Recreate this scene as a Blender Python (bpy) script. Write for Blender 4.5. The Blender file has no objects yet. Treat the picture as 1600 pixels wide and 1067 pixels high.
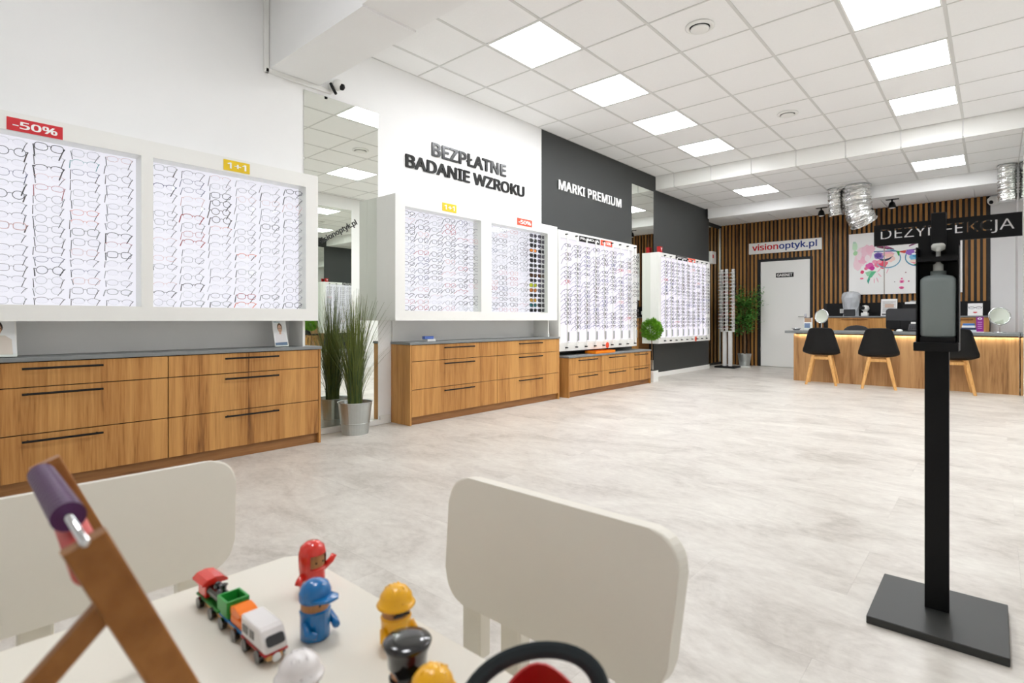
import bpy, bmesh, math, random
from mathutils import Vector, Matrix
random.seed(7)
SC = bpy.context.scene
COL = SC.collection
R = math.radians
PI = math.pi

# ------------------------------------------------------------------ camera, world, exposure
CAM_H = 0.941
cam_d = bpy.data.cameras.new('camera')
cam = bpy.data.objects.new('camera', cam_d)
COL.objects.link(cam)
cam.location = (0, 0, CAM_H)
cam.rotation_euler = (PI / 2, 0, 0.707)
cam_d.sensor_width = 36.0
cam_d.lens = 36.0 * 849.24 / 1600.0
cam_d.shift_x = -(829.77 - 800.0) / 1600.0
cam_d.shift_y = -(533.5 - 499.28) / 1600.0
cam_d.clip_start = 0.02
cam_d.dof.use_dof = True
cam_d.dof.focus_distance = 4.2
cam_d.dof.aperture_fstop = 4.5
SC.camera = cam
w = bpy.data.worlds.new('world')
SC.world = w
w.use_nodes = True
w.node_tree.nodes['Background'].inputs[0].default_value = (0.8, 0.86, 1, 1)
w.node_tree.nodes['Background'].inputs[1].default_value = 0.25
SC.view_settings.view_transform = 'Standard'
SC.view_settings.look = 'None'
SC.view_settings.gamma = 1.0
SC.view_settings.use_curve_mapping = False
SC.view_settings.exposure = 0.16
SC.cycles.max_bounces = 8
SC.cycles.diffuse_bounces = 5
SC.cycles.glossy_bounces = 4
SC.cycles.transparent_max_bounces = 24
SC.cycles.sample_clamp_indirect = 6.0
SC.cycles.use_denoising = True
PANEL_LIGHT = 21.0      # ceiling LED panels
CASE_LIGHT = 0.84       # backlit display panels
STRIP_LIGHT = 34.0       # LED strip under the reception counter

# ------------------------------------------------------------------ helpers
def lin(c):
    return tuple(((v / 255.0) / 12.92 if v / 255.0 <= 0.04045 else ((v / 255.0 + 0.055) / 1.055) ** 2.4) for v in c)

def mat(name, col, rough=0.5, metal=0.0, spec=0.5, emit=0.0, ecol=None, coat=0.0, noise=0.0, nscale=20.0, bump=0.0):
    m = bpy.data.materials.new(name)
    m.use_nodes = True
    nt = m.node_tree
    b = nt.nodes['Principled BSDF']
    c = lin(col)
    b.inputs['Base Color'].default_value = (*c, 1)
    b.inputs['Roughness'].default_value = rough
    b.inputs['Metallic'].default_value = metal
    b.inputs['Specular IOR Level'].default_value = spec
    b.inputs['Coat Weight'].default_value = coat
    if emit:
        b.inputs['Emission Color'].default_value = (*(lin(ecol) if ecol else c), 1)
        b.inputs['Emission Strength'].default_value = emit
    if noise or bump:
        tc = nt.nodes.new('ShaderNodeNewGeometry')
        n = nt.nodes.new('ShaderNodeTexNoise')
        n.inputs['Scale'].default_value = nscale
        n.inputs['Detail'].default_value = 5
        nt.links.new(tc.outputs['Position'], n.inputs['Vector'])
        if noise:
            mx = nt.nodes.new('ShaderNodeMixRGB')
            mx.inputs[1].default_value = (*[v * (1 - noise) for v in c], 1)
            mx.inputs[2].default_value = (*[min(1, v * (1 + noise)) for v in c], 1)
            nt.links.new(n.outputs['Fac'], mx.inputs[0])
            nt.links.new(mx.outputs[0], b.inputs['Base Color'])
        if bump:
            bp = nt.nodes.new('ShaderNodeBump')
            bp.inputs['Strength'].default_value = bump
            bp.inputs['Distance'].default_value = 0.01
            nt.links.new(n.outputs['Fac'], bp.inputs['Height'])
            nt.links.new(bp.outputs[0], b.inputs['Normal'])
    return m

def wood(name, dark, mid, light, sc=(9.0, 9.0, 0.55), rough=0.42, plank=0.0, rand=False, axis_long='z'):
    """wood with the grain along one axis, in world position"""
    m = bpy.data.materials.new(name)
    m.use_nodes = True
    nt = m.node_tree
    b = nt.nodes['Principled BSDF']
    g = nt.nodes.new('ShaderNodeNewGeometry')
    mp = nt.nodes.new('ShaderNodeMapping')
    mp.inputs['Scale'].default_value = sc
    nt.links.new(g.outputs['Position'], mp.inputs['Vector'])
    n1 = nt.nodes.new('ShaderNodeTexNoise')
    n1.inputs['Scale'].default_value = 1.0
    n1.inputs['Detail'].default_value = 6
    n1.inputs['Roughness'].default_value = 0.62
    n1.inputs['Distortion'].default_value = 0.6
    nt.links.new(mp.outputs[0], n1.inputs['Vector'])
    n2 = nt.nodes.new('ShaderNodeTexNoise')
    n2.inputs['Scale'].default_value = 6.0
    n2.inputs['Detail'].default_value = 4
    nt.links.new(mp.outputs[0], n2.inputs['Vector'])
    mth = nt.nodes.new('ShaderNodeMath')
    mth.operation = 'MULTIPLY_ADD'
    mth.inputs[1].default_value = 0.45
    nt.links.new(n2.outputs['Fac'], mth.inputs[0])
    nt.links.new(n1.outputs['Fac'], mth.inputs[2])
    last = mth.outputs[0]
    if plank or rand:
        ad = nt.nodes.new('ShaderNodeMath')
        ad.operation = 'MULTIPLY_ADD'
        ad.inputs[1].default_value = plank or 0.25
        if rand:
            oi = nt.nodes.new('ShaderNodeObjectInfo')
            nt.links.new(oi.outputs['Random'], ad.inputs[0])
        else:
            # staves: a step pattern along y and x
            sp = nt.nodes.new('ShaderNodeSeparateXYZ')
            nt.links.new(g.outputs['Position'], sp.inputs[0])
            su = nt.nodes.new('ShaderNodeMath')
            su.operation = 'ADD'
            nt.links.new(sp.outputs[0], su.inputs[0])
            nt.links.new(sp.outputs[1], su.inputs[1])
            ml = nt.nodes.new('ShaderNodeMath')
            ml.operation = 'MULTIPLY'
            ml.inputs[1].default_value = 6.2
            nt.links.new(su.outputs[0], ml.inputs[0])
            fl = nt.nodes.new('ShaderNodeMath')
            fl.operation = 'FLOOR'
            nt.links.new(ml.outputs[0], fl.inputs[0])
            wn = nt.nodes.new('ShaderNodeTexWhiteNoise')
            wn.noise_dimensions = '1D'
            nt.links.new(fl.outputs[0], wn.inputs['W'])
            nt.links.new(wn.outputs['Value'], ad.inputs[0])
        nt.links.new(last, ad.inputs[2])
        last = ad.outputs[0]
    cr = nt.nodes.new('ShaderNodeValToRGB')
    e = cr.color_ramp.elements
    e[0].position = 0.5
    e[0].color = (*lin(dark), 1)
    e[1].position = 0.98
    e[1].color = (*lin(light), 1)
    k = e.new(0.68)
    k.color = (*lin(mid), 1)
    nt.links.new(last, cr.inputs[0])
    nt.links.new(cr.outputs[0], b.inputs['Base Color'])
    b.inputs['Roughness'].default_value = rough
    b.inputs['Specular IOR Level'].default_value = 0.35
    return m

def clear(name, tint=(255, 255, 255), gloss=0.06, rough=0.02):
    m = bpy.data.materials.new(name)
    m.use_nodes = True
    nt = m.node_tree
    nt.nodes.remove(nt.nodes['Principled BSDF'])
    t = nt.nodes.new('ShaderNodeBsdfTransparent')
    t.inputs[0].default_value = (*lin(tint), 1)
    gl = nt.nodes.new('ShaderNodeBsdfGlossy')
    gl.inputs['Roughness'].default_value = rough
    mx = nt.nodes.new('ShaderNodeMixShader')
    mx.inputs[0].default_value = gloss
    nt.links.new(t.outputs[0], mx.inputs[1])
    nt.links.new(gl.outputs[0], mx.inputs[2])
    nt.links.new(mx.outputs[0], nt.nodes['Material Output'].inputs[0])
    return m

ORG = {}
def put(o, parent=None, org=(0, 0, 0)):
    COL.objects.link(o)
    if parent is not None:
        o.parent = parent
        ORG[o.name] = ORG[parent.name]
    else:
        o.location = org
        ORG[o.name] = Vector(org)
    return o

def tag(o, label=None, cat=None, group=None, kind=None):
    if label: o['label'] = label
    if cat: o['category'] = cat
    if group: o['group'] = group
    if kind: o['kind'] = kind
    return o

def thing(name, loc, label, cat, group=None):
    o = bpy.data.objects.new(name, None)
    o.empty_display_size = 0.05
    put(o, None, loc)
    return tag(o, label, cat, group)

def obj(name, bm, m, parent=None, org=None, smooth=False):
    """bm holds world coordinates (relative to the parent's root when that root is at the origin)"""
    if parent is not None:
        base = ORG[parent.name]
    else:
        base = Vector(org) if org is not None else Vector((0, 0, 0))
    me = bpy.data.meshes.new(name)
    bmesh.ops.translate(bm, verts=bm.verts, vec=-base)
    bmesh.ops.recalc_face_normals(bm, faces=bm.faces)
    bm.to_mesh(me)
    bm.free()
    for x in (m if isinstance(m, (list, tuple)) else [m]):
        me.materials.append(x)
    if smooth:
        me.polygons.foreach_set('use_smooth', [True] * len(me.polygons))
    o = bpy.data.objects.new(name, me)
    return put(o, parent, base)

def BM():
    return bmesh.new()

def box(bm, x0, x1, y0, y1, z0, z1, bev=0.0, seg=1, mi=0):
    r = bmesh.ops.create_cube(bm, size=1)
    vs = r['verts']
    for v in vs:
        v.co = Vector((x0 + (v.co.x + .5) * (x1 - x0), y0 + (v.co.y + .5) * (y1 - y0), z0 + (v.co.z + .5) * (z1 - z0)))
    fs = list({f for v in vs for f in v.link_faces})
    for f in fs: f.material_index = mi
    if bev:
        es = list({e for v in vs for e in v.link_edges})
        bmesh.ops.bevel(bm, geom=es, offset=bev, segments=seg, affect='EDGES', profile=0.5)
    return bm

def bx(*a, **k):
    return box(BM(), *a, **k)

def tube(bm, pts, r, n=8, cap=True, mi=0, flat=None):
    pts = [Vector(p) for p in pts]
    rs = r if isinstance(r, (list, tuple)) else [r] * len(pts)
    rings = []
    up = Vector((0, 0, 1))
    prev = None
    for i, p in enumerate(pts):
        d = (pts[min(i + 1, len(pts) - 1)] - pts[max(i - 1, 0)])
        d = d.normalized() if d.length > 1e-9 else Vector((0, 0, 1))
        if prev is None:
            a = d.cross(up)
            if a.length < 1e-4: a = d.cross(Vector((1, 0, 0)))
        else:
            a = prev - d * prev.dot(d)
            if a.length < 1e-5: a = d.cross(up)
        a.normalize()
        prev = a
        b = d.cross(a)
        fa, fb = flat if flat else (1, 1)
        rings.append([bm.verts.new(p + a * math.cos(2 * PI * k / n) * rs[i] * fa + b * math.sin(2 * PI * k / n) * rs[i] * fb) for k in range(n)])
    for i in range(len(rings) - 1):
        for k in range(n):
            f = bm.faces.new((rings[i][k], rings[i][(k + 1) % n], rings[i + 1][(k + 1) % n], rings[i + 1][k]))
            f.material_index = mi
    if cap:
        for q in (rings[0][::-1], rings[-1]):
            f = bm.faces.new(q)
            f.material_index = mi
    return bm

def tb(*a, **k):
    return tube(BM(), *a, **k)

def ringtube(bm, pts, r, n=6, mi=0):
    """closed tube"""
    pts = [Vector(p) for p in pts]
    N = len(pts)
    c = sum(pts, Vector()) / N
    nrm = Vector()
    for i in range(N): nrm += (pts[i] - c).cross(pts[(i + 1) % N] - c)
    nrm.normalize()
    rings = []
    for i in range(N):
        d = (pts[(i + 1) % N] - pts[i - 1]).normalized()
        a = nrm
        b = d.cross(a)
        rings.append([bm.verts.new(pts[i] + a * math.cos(2 * PI * k / n) * r + b * math.sin(2 * PI * k / n) * r) for k in range(n)])
    for i in range(N):
        q, s = rings[i], rings[(i + 1) % N]
        for k in range(n):
            f = bm.faces.new((q[k], q[(k + 1) % n], s[(k + 1) % n], s[k]))
            f.material_index = mi
    return bm

def lathe(bm, c, prof, n=24, mi=0, sx=1.0, sy=1.0):
    c = Vector(c)
    rings = []
    for (r, z) in prof:
        if r <= 1e-6:
            rings.append([bm.verts.new(c + Vector((0, 0, z)))])
        else:
            rings.append([bm.verts.new(c + Vector((r * sx * math.cos(2 * PI * k / n), r * sy * math.sin(2 * PI * k / n), z))) for k in range(n)])
    for i in range(len(rings) - 1):
        a, b = rings[i], rings[i + 1]
        for k in range(n):
            k2 = (k + 1) % n
            if len(a) == 1 and len(b) == 1: continue
            if len(a) == 1: f = bm.faces.new((a[0], b[k2], b[k]))
            elif len(b) == 1: f = bm.faces.new((a[k], a[k2], b[0]))
            else: f = bm.faces.new((a[k], a[k2], b[k2], b[k]))
            f.material_index = mi
    return bm

def lt(*a, **k):
    return lathe(BM(), *a, **k)

def prism(bm, poly, o, u, v, nrm, th, bev=0.0, seg=2, mi=0):
    """extrude a 2D outline (in u,v from o) by th along nrm"""
    o, u, v, nrm = Vector(o), Vector(u), Vector(v), Vector(nrm)
    a = [bm.verts.new(o + u * p[0] + v * p[1]) for p in poly]
    b = [bm.verts.new(o + u * p[0] + v * p[1] + nrm * th) for p in poly]
    n = len(poly)
    f0 = bm.faces.new(a[::-1])
    f1 = bm.faces.new(b)
    fs = [f0, f1]
    for k in range(n):
        fs.append(bm.faces.new((a[k], a[(k + 1) % n], b[(k + 1) % n], b[k])))
    for f in fs: f.material_index = mi
    if bev:
        es = list(f0.edges) + list(f1.edges)
        bmesh.ops.bevel(bm, geom=es, offset=bev, segments=seg, affect='EDGES', profile=0.5)
    return bm

def rrect(w, h, r, n=6, x=0.0, y=0.0):
    """rounded rectangle outline centred on x,y"""
    out = []
    for cx, cy, a0 in ((w / 2 - r, h / 2 - r, 0), (-w / 2 + r, h / 2 - r, 90), (-w / 2 + r, -h / 2 + r, 180), (w / 2 - r, -h / 2 + r, 270)):
        for k in range(n + 1):
            a = R(a0 + 90 * k / n)
            out.append((x + cx + r * math.cos(a), y + cy + r * math.sin(a)))
    return out

def oval(w, h, n=16, x=0.0, y=0.0, p=2.0, rot=0.0):
    out = []
    for k in range(n):
        a = 2 * PI * k / n
        cx, sx = math.cos(a), math.sin(a)
        px = w / 2 * math.copysign(abs(cx) ** (2 / p), cx)
        py = h / 2 * math.copysign(abs(sx) ** (2 / p), sx)
        out.append((x + px * math.cos(rot) - py * math.sin(rot), y + px * math.sin(rot) + py * math.cos(rot)))
    return out

FONT = None
try:
    import os
    FONT = bpy.data.fonts.load(os.path.join(bpy.utils.system_resource('DATAFILES'), 'fonts', 'NotoSansHebrew-Regular.woff2'))
except Exception:
    FONT = None
def font_mesh(s, bold=0.0, ext=0.0):
    cu = bpy.data.curves.new('t', 'FONT')
    cu.body = s
    if FONT: cu.font = FONT
    cu.extrude = ext
    cu.resolution_u = 3
    o = bpy.data.objects.new('t', cu)
    COL.objects.link(o)
    dg = bpy.context.evaluated_depsgraph_get()
    me = bpy.data.meshes.new_from_object(o.evaluated_get(dg))
    bpy.data.objects.remove(o)
    bpy.data.curves.remove(cu)
    if bold:          # heavier strokes: the same letter laid down again, slightly shifted
        bm = BM()
        for kk, (dx, dy) in enumerate(((0, 0), (bold, bold * .5), (-bold, -bold * .5), (bold, -bold * .5), (-bold, bold * .5))):
            n0 = len(bm.verts)
            bm.from_mesh(me)
            bm.verts.ensure_lookup_table()
            for v in bm.verts[n0:]:
                v.co.x += dx
                v.co.y += dy
                v.co.z *= 1 + kk * .1
        bm.to_mesh(me)
        bm.free()
    return me

def text_bm(s, o, u, v, w, h, th=0.002, bold=0.012):
    """flat lettering filling the box w x h whose lower left corner is o"""
    me = font_mesh(s, bold, 0.05)
    xs = [q.co.x for q in me.vertices]
    ys = [q.co.y for q in me.vertices]
    x0, x1, y0, y1 = min(xs), max(xs), min(ys), max(ys)
    bm = BM()
    bm.from_mesh(me)
    bpy.data.meshes.remove(me)
    o, u, v = Vector(o), Vector(u).normalized(), Vector(v).normalized()
    nrm = u.cross(v)
    for q in bm.verts:
        q.co = o + u * ((q.co.x - x0) / (x1 - x0) * w) + v * ((q.co.y - y0) / (y1 - y0) * h) + nrm * ((th + (q.co.z / .05 - 1) * .004) if q.co.z > 0 else 0)
    return bm

def letters(parent, s, o, u, v, w, h, th, m, bold=0.012, name='letter'):
    """one child mesh for each letter"""
    me = font_mesh(s, bold)
    xs = [q.co.x for q in me.vertices]; ys = [q.co.y for q in me.vertices]
    X0, X1, Y0, Y1 = min(xs), max(xs), min(ys), max(ys)
    bpy.data.meshes.remove(me)
    o, u, v = Vector(o), Vector(u).normalized(), Vector(v).normalized()
    nrm = u.cross(v)
    for k, ch in enumerate(s):
        if ch == ' ': continue
        a = font_mesh(s[:k + 1], bold)
        right = max(q.co.x for q in a.vertices)
        bpy.data.meshes.remove(a)
        c = font_mesh(ch, bold, 0.05)
        cr = max(q.co.x for q in c.vertices)
        bm = BM(); bm.from_mesh(c); bpy.data.meshes.remove(c)
        for q in bm.verts:
            x = q.co.x - cr + right
            q.co = o + u * ((x - X0) / (X1 - X0) * w) + v * ((q.co.y - Y0) / (Y1 - Y0) * h) + nrm * ((th + (q.co.z / .05 - 1) * .004) if q.co.z > 0 else 0)
        obj(name, bm, m, parent)

M_PRINT = None
def decal(name, parent, shapes, o, u, v, step=0.00035):
    """printed flat colours: [(rgb, [(u,v),...]), ...] later ones lie on top"""
    o, u, v = Vector(o), Vector(u), Vector(v)
    nrm = u.cross(v).normalized()
    vs, fs, cs = [], [], []
    for k, (c, poly) in enumerate(shapes):
        b = len(vs)
        vs += [tuple(o + u * p[0] + v * p[1] + nrm * (0.0006 + step * k) - ORG[parent.name]) for p in poly]
        fs.append(tuple(range(b, b + len(poly))))
        cs.append((*lin(c), 1))
    me = bpy.data.meshes.new(name)
    me.from_pydata(vs, [], fs)
    at = me.color_attributes.new('Col', 'FLOAT_COLOR', 'CORNER')
    i = 0
    for f, c in zip(fs, cs):
        for _ in f:
            at.data[i].color = c
            i += 1
    me.materials.append(M_PRINT)
    return put(bpy.data.objects.new(name, me), parent)

def copy_tree(o, parent=None):
    c = o.copy()
    COL.objects.link(c)
    c.parent = parent
    ORG[c.name] = ORG.get(o.name, Vector((0, 0, 0)))
    for ch in o.children:
        copy_tree(ch, c)
    return c

def ordn(n):
    return ['first', 'second', 'third', 'fourth', 'fifth', 'sixth', 'seventh', 'eighth', 'ninth', 'tenth', 'eleventh', 'twelfth',
            'thirteenth', 'fourteenth', 'fifteenth', 'sixteenth', 'seventeenth'][n]

# ------------------------------------------------------------------ materials
m = bpy.data.materials.new('printed_colour')
m.use_nodes = True
at = m.node_tree.nodes.new('ShaderNodeAttribute')
at.attribute_name = 'Col'
m.node_tree.links.new(at.outputs['Color'], m.node_tree.nodes['Principled BSDF'].inputs['Base Color'])
m.node_tree.nodes['Principled BSDF'].inputs['Roughness'].default_value = 0.45
M_PRINT = m
M_WALL = mat('white_wall_paint', (243, 243, 242), 0.75, noise=0.015, nscale=6, bump=0.03)
M_BLACKWALL = mat('charcoal_wall_paint', (52, 54, 53), 0.62, noise=0.07, nscale=4, bump=0.03)
M_TILE = mat('mineral_ceiling_tile', (246, 246, 245), 0.9, noise=0.02, nscale=60, bump=0.12)
M_TEE = mat('ceiling_grid_bar', (216, 216, 213), 0.5)
M_WHITE = mat('white_plastic', (238, 238, 234), 0.35)
M_LAQ = mat('white_gloss_laminate', (240, 240, 236), 0.16)
M_NICHE = mat('white_niche_board', (240, 240, 239), 0.6)
M_MIRROR = mat('mirror_silver', (238, 242, 236), 0.0, metal=1.0)
M_OAK = wood('golden_oak_laminate', (118, 74, 36), (176, 122, 64), (206, 153, 88), sc=(19, 19, 0.9), plank=0.2)
M_OAKPLINTH = wood('dark_oak_plinth', (112, 72, 40), (150, 103, 60), (172, 124, 76), sc=(1.0, 1.0, 14))
M_DESKOAK = wood('brown_oak_desk', (120, 84, 50), (170, 126, 80), (200, 156, 106), sc=(11, 11, 0.7), plank=0.2)
M_SLAT = wood('stained_slat', (46, 27, 14), (112, 74, 38), (168, 120, 64), sc=(14, 14, 0.9), rand=True, plank=0.5, rough=0.5)
M_BEECH = wood('beech_wood', (196, 140, 76), (222, 168, 100), (238, 190, 126), sc=(26, 26, 4.5))
M_TOYWOOD = wood('varnished_toy_wood', (112, 68, 22), (146, 92, 38), (172, 116, 58), sc=(30, 8, 8), rough=0.35)  # wood tones darkened overall, the near face's shade put into the colour
M_FACEWOOD = wood('toy_face_wood', (150, 98, 54), (178, 124, 76), (198, 146, 96), sc=(40, 40, 10))
M_BLACKPAINT = mat('black_board', (16, 16, 16), 0.55)
M_BLACK = mat('matt_black_metal', (7, 7, 8), 0.5, spec=0.25)
M_BASE = mat('black_powder_coat', (40, 41, 39), 0.5, noise=0.05, nscale=30)
M_BLACKPL = mat('black_plastic', (12, 12, 13), 0.5, spec=0.3)
M_DARKFAB = mat('dark_grey_fabric', (58, 58, 60), 0.85, bump=0.1, nscale=300)
M_STONE = mat('grey_stone_worktop', (128, 131, 131), 0.45, noise=0.09, nscale=55)
M_ZINC = mat('galvanised_zinc', (188, 192, 190), 0.34, metal=0.85, noise=0.12, nscale=14)
M_CHROME = mat('chrome', (220, 222, 224), 0.08, metal=1.0)
M_FOIL = mat('crinkled_aluminium_foil', (226, 226, 224), 0.2, metal=1.0, noise=0.08, nscale=30, bump=0.9)
M_LED = mat('led_diffuser', (255, 255, 255), 0.5, emit=PANEL_LIGHT, ecol=(246, 248, 252))
M_CASE = mat('backlit_acrylic', (120, 118, 124), 0.4, emit=CASE_LIGHT, ecol=(242, 237, 251))
M_STRIP = mat('led_strip', (255, 255, 255), 0.5, emit=STRIP_LIGHT, ecol=(255, 252, 244))
M_GLASS = clear('display_glass', (252, 254, 252), 0.035)
M_LENS = clear('clear_lens', (254, 254, 255), 0.035)
M_RED = mat('red_print', (205, 24, 36), 0.45)
M_ORANGERED = mat('orange_red_print', (232, 80, 48), 0.45)
M_YEL = mat('yellow_print', (232, 196, 8), 0.45)
M_PWHITE = mat('white_print', (248, 248, 246), 0.45)
M_PBLUE = mat('blue_print', (30, 58, 134), 0.45)
M_INK = mat('black_letter_acrylic', (18, 18, 18), 0.2)
M_ORANGE = mat('orange_plastic', (246, 140, 22), 0.35)
M_TBLUE = mat('blue_toy_plastic', (4, 112, 180), 0.2, coat=0.4)
M_TRED = mat('red_toy_plastic', (226, 48, 34), 0.2, coat=0.4)
M_TYEL = mat('yellow_toy_plastic', (250, 184, 8), 0.3, coat=0.3)
M_TBLACK = mat('black_toy_plastic', (14, 14, 16), 0.15, coat=0.5)
M_TWHITE = mat('white_toy_plastic', (236, 232, 230), 0.25, coat=0.4)
M_TGREEN = mat('green_toy_plastic', (46, 160, 66), 0.3)
M_TDGREEN = mat('dark_green_toy_plastic', (38, 122, 44), 0.3)
M_TORANGE = mat('orange_toy_plastic', (255, 128, 12), 0.3)
M_PURPLE = mat('purple_bead_wood', (80, 42, 86), 0.3, noise=0.12, nscale=60)
M_PINKRED = mat('coral_bead_wood', (214, 90, 84), 0.35)
M_DRED = mat('dark_red_plastic', (178, 14, 20), 0.3)
M_NAVY = mat('dark_navy_plastic', (16, 30, 36), 0.45)
M_CREAM = mat('white_furniture_lacquer', (236, 231, 218), 0.4)
M_GRASS = mat('grass_blade_green', (98, 110, 48), 0.5, noise=0.5, nscale=7)
M_GRASSD = mat('grass_blade_dark', (64, 84, 38), 0.5, noise=0.3, nscale=9)
M_LEAF = mat('ficus_leaf_green', (88, 148, 64), 0.38, noise=0.45, nscale=10)
M_LEAFB = mat('bright_topiary_green', (110, 166, 38), 0.45, noise=0.35, nscale=30)
M_TRUNK = mat('bark_brown', (112, 86, 58), 0.8, noise=0.3, nscale=40)
M_SOIL = mat('dark_soil', (38, 30, 24), 0.95, noise=0.4, nscale=80)
M_BOTTLE = mat('grey_translucent_bottle', (128, 137, 136), 0.4)
M_PUMP = mat('pale_grey_pump', (206, 208, 202), 0.35)
M_BAG = mat('translucent_plastic_bag', (196, 200, 204), 0.25, noise=0.1, nscale=25)
M_FLOOR = None

# stone-look vinyl for the floor tiles
m = bpy.data.materials.new('stone_vinyl')
m.use_nodes = True
nt = m.node_tree
b = nt.nodes['Principled BSDF']
g = nt.nodes.new('ShaderNodeNewGeometry')
oi = nt.nodes.new('ShaderNodeObjectInfo')
ofs = nt.nodes.new('ShaderNodeVectorMath'); ofs.operation = 'MULTIPLY_ADD'
cmb = nt.nodes.new('ShaderNodeCombineXYZ')
for k in range(3): nt.links.new(oi.outputs['Random'], cmb.inputs[k])
nt.links.new(cmb.outputs[0], ofs.inputs[0]); ofs.inputs[1].default_value = (0.35, 0.2, 0)
nt.links.new(g.outputs['Position'], ofs.inputs[2])
mp = nt.nodes.new('ShaderNodeMapping'); mp.inputs['Scale'].default_value = (1.25, 2.2, 1); mp.inputs['Rotation'].default_value = (0, 0, 0.5)
nt.links.new(ofs.outputs[0], mp.inputs[0])
n1 = nt.nodes.new('ShaderNodeTexNoise'); n1.inputs['Scale'].default_value = 1.6; n1.inputs['Detail'].default_value = 9; n1.inputs['Roughness'].default_value = 0.66; n1.inputs['Distortion'].default_value = 0.7
nt.links.new(mp.outputs[0], n1.inputs['Vector'])
n2 = nt.nodes.new('ShaderNodeTexNoise'); n2.inputs['Scale'].default_value = 14; n2.inputs['Detail'].default_value = 6; n2.inputs['Roughness'].default_value = 0.7
nt.links.new(mp.outputs[0], n2.inputs['Vector'])
ma = nt.nodes.new('ShaderNodeMath'); ma.operation = 'MULTIPLY_ADD'; ma.inputs[1].default_value = 0.45
nt.links.new(n2.outputs['Fac'], ma.inputs[0]); nt.links.new(n1.outputs['Fac'], ma.inputs[2])
mb = nt.nodes.new('ShaderNodeMath'); mb.operation = 'MULTIPLY_ADD'; mb.inputs[1].default_value = 0.05
nt.links.new(oi.outputs['Random'], mb.inputs[0]); nt.links.new(ma.outputs[0], mb.inputs[2])
cr = nt.nodes.new('ShaderNodeValToRGB')
e = cr.color_ramp.elements
e[0].position = 0.5; e[0].color = (*lin((172, 165, 155)), 1)
e[1].position = 0.98; e[1].color = (*lin((223, 219, 210)), 1)
q = e.new(0.72); q.color = (*lin((202, 196, 187)), 1)
nt.links.new(mb.outputs[0], cr.inputs[0]); nt.links.new(cr.outputs[0], b.inputs['Base Color'])
b.inputs['Roughness'].default_value = 0.38
b.inputs['Specular IOR Level'].default_value = 0.4
M_FLOOR = m

# ------------------------------------------------------------------ the room shell
W = -4.215          # left wall plane
WR = -4.45          # recess of the left wall beside the back wall
XR = 1.0            # right wall
XP = 0.24           # right wall beside the reception
YF = -2.0           # wall behind the camera
YB = 11.45          # back wall
ZC = 3.268          # main suspended ceiling
ZL = 3.05           # lower suspended ceiling
ZB = 2.93           # ceiling over the back counter
GX0, GY0, G = -3.886, 3.253, 0.6

fl = tag(obj('floor', bx(-4.5, 1.06, YF, YB, -0.08, -0.004), M_FLOOR), 'pale grey stone-look vinyl tile floor', 'floor', kind='structure')
TW, TL = 0.457, 0.914
tile_me = None
row = 0
y = YF
while y < YB - 0.01:
    x = -4.5 - (row % 2) * TL / 2
    y1 = min(y + TW, YB)
    while x < 1.06:
        xa, xb = max(x, -4.5), min(x + TL, 1.06)
        if xb - xa > 0.03:
            full = abs((xb - xa) - TL) < 1e-4 and abs((y1 - y) - TW) < 1e-4
            if full and tile_me is not None:
                t = put(bpy.data.objects.new('floor_tile', tile_me), fl)
                t.location = ((xa + xb) / 2, (y + y1) / 2, 0)
            else:
                hx, hy = (xb - xa) / 2 - 0.0002, (y1 - y) / 2 - 0.0002
                bm = bx(-hx, hx, -hy, hy, -0.004, 0)
                t = obj('floor_tile', bm, M_FLOOR, fl)
                t.location = ((xa + xb) / 2, (y + y1) / 2, 0)
                if full: tile_me = t.data
        x += TL
    y = y1
    row += 1

def wallbox(name, *a, m=M_WALL):
    return tag(obj(name, bx(*a), m), kind='structure')
bm = bx(W - 0.12, W, YF, 5.129, 0, 3.6)
box(bm, W - 0.12, W, 5.129, 10.23, 0, 3.6, mi=1)
wl = tag(obj('wall_left', bm, [M_WALL, M_BLACKWALL]), 'white and charcoal painted side wall', 'wall', kind='structure')
wallbox('wall_left_recess', WR - 0.12, WR, 10.11, YB, 0, 3.6, m=M_BLACKWALL)
wallbox('wall_left_return', WR, W - 0.12, 10.11, 10.23, 0, 3.6, m=M_BLACKWALL)
wb = tag(obj('wall_back', bx(WR - 0.12, XR + 0.1, YB, YB + 0.12, 0, 3.6), M_WALL), 'back wall behind the reception with dark wooden slats', 'wall', kind='structure')
wallbox('wall_right', XR, XR + 0.12, YF, 7.9, 0, 3.6)
wallbox('wall_right_return', XP + 0.001, XR + 0.12, 7.9, 8.0, 0, 3.6)
wallbox('wall_right_reception', XP, XP + 0.1, 8.0, YB, 0, 3.6)
wallbox('wall_front', W - 0.12, XR + 0.12, YF - 0.12, YF, 0, 3.6)

# baseboards
tag(obj('baseboard_left', bx(W, W + 0.014, 7.27, 10.23, 0, 0.075, bev=0.003), M_WHITE), 'white baseboard along the charcoal wall', kind='structure')
tag(obj('baseboard_left_short', bx(W, W + 0.014, 2.83, 2.94, 0, 0.075, bev=0.003), M_WHITE), 'short white baseboard beside the tall mirror', kind='structure')

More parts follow.
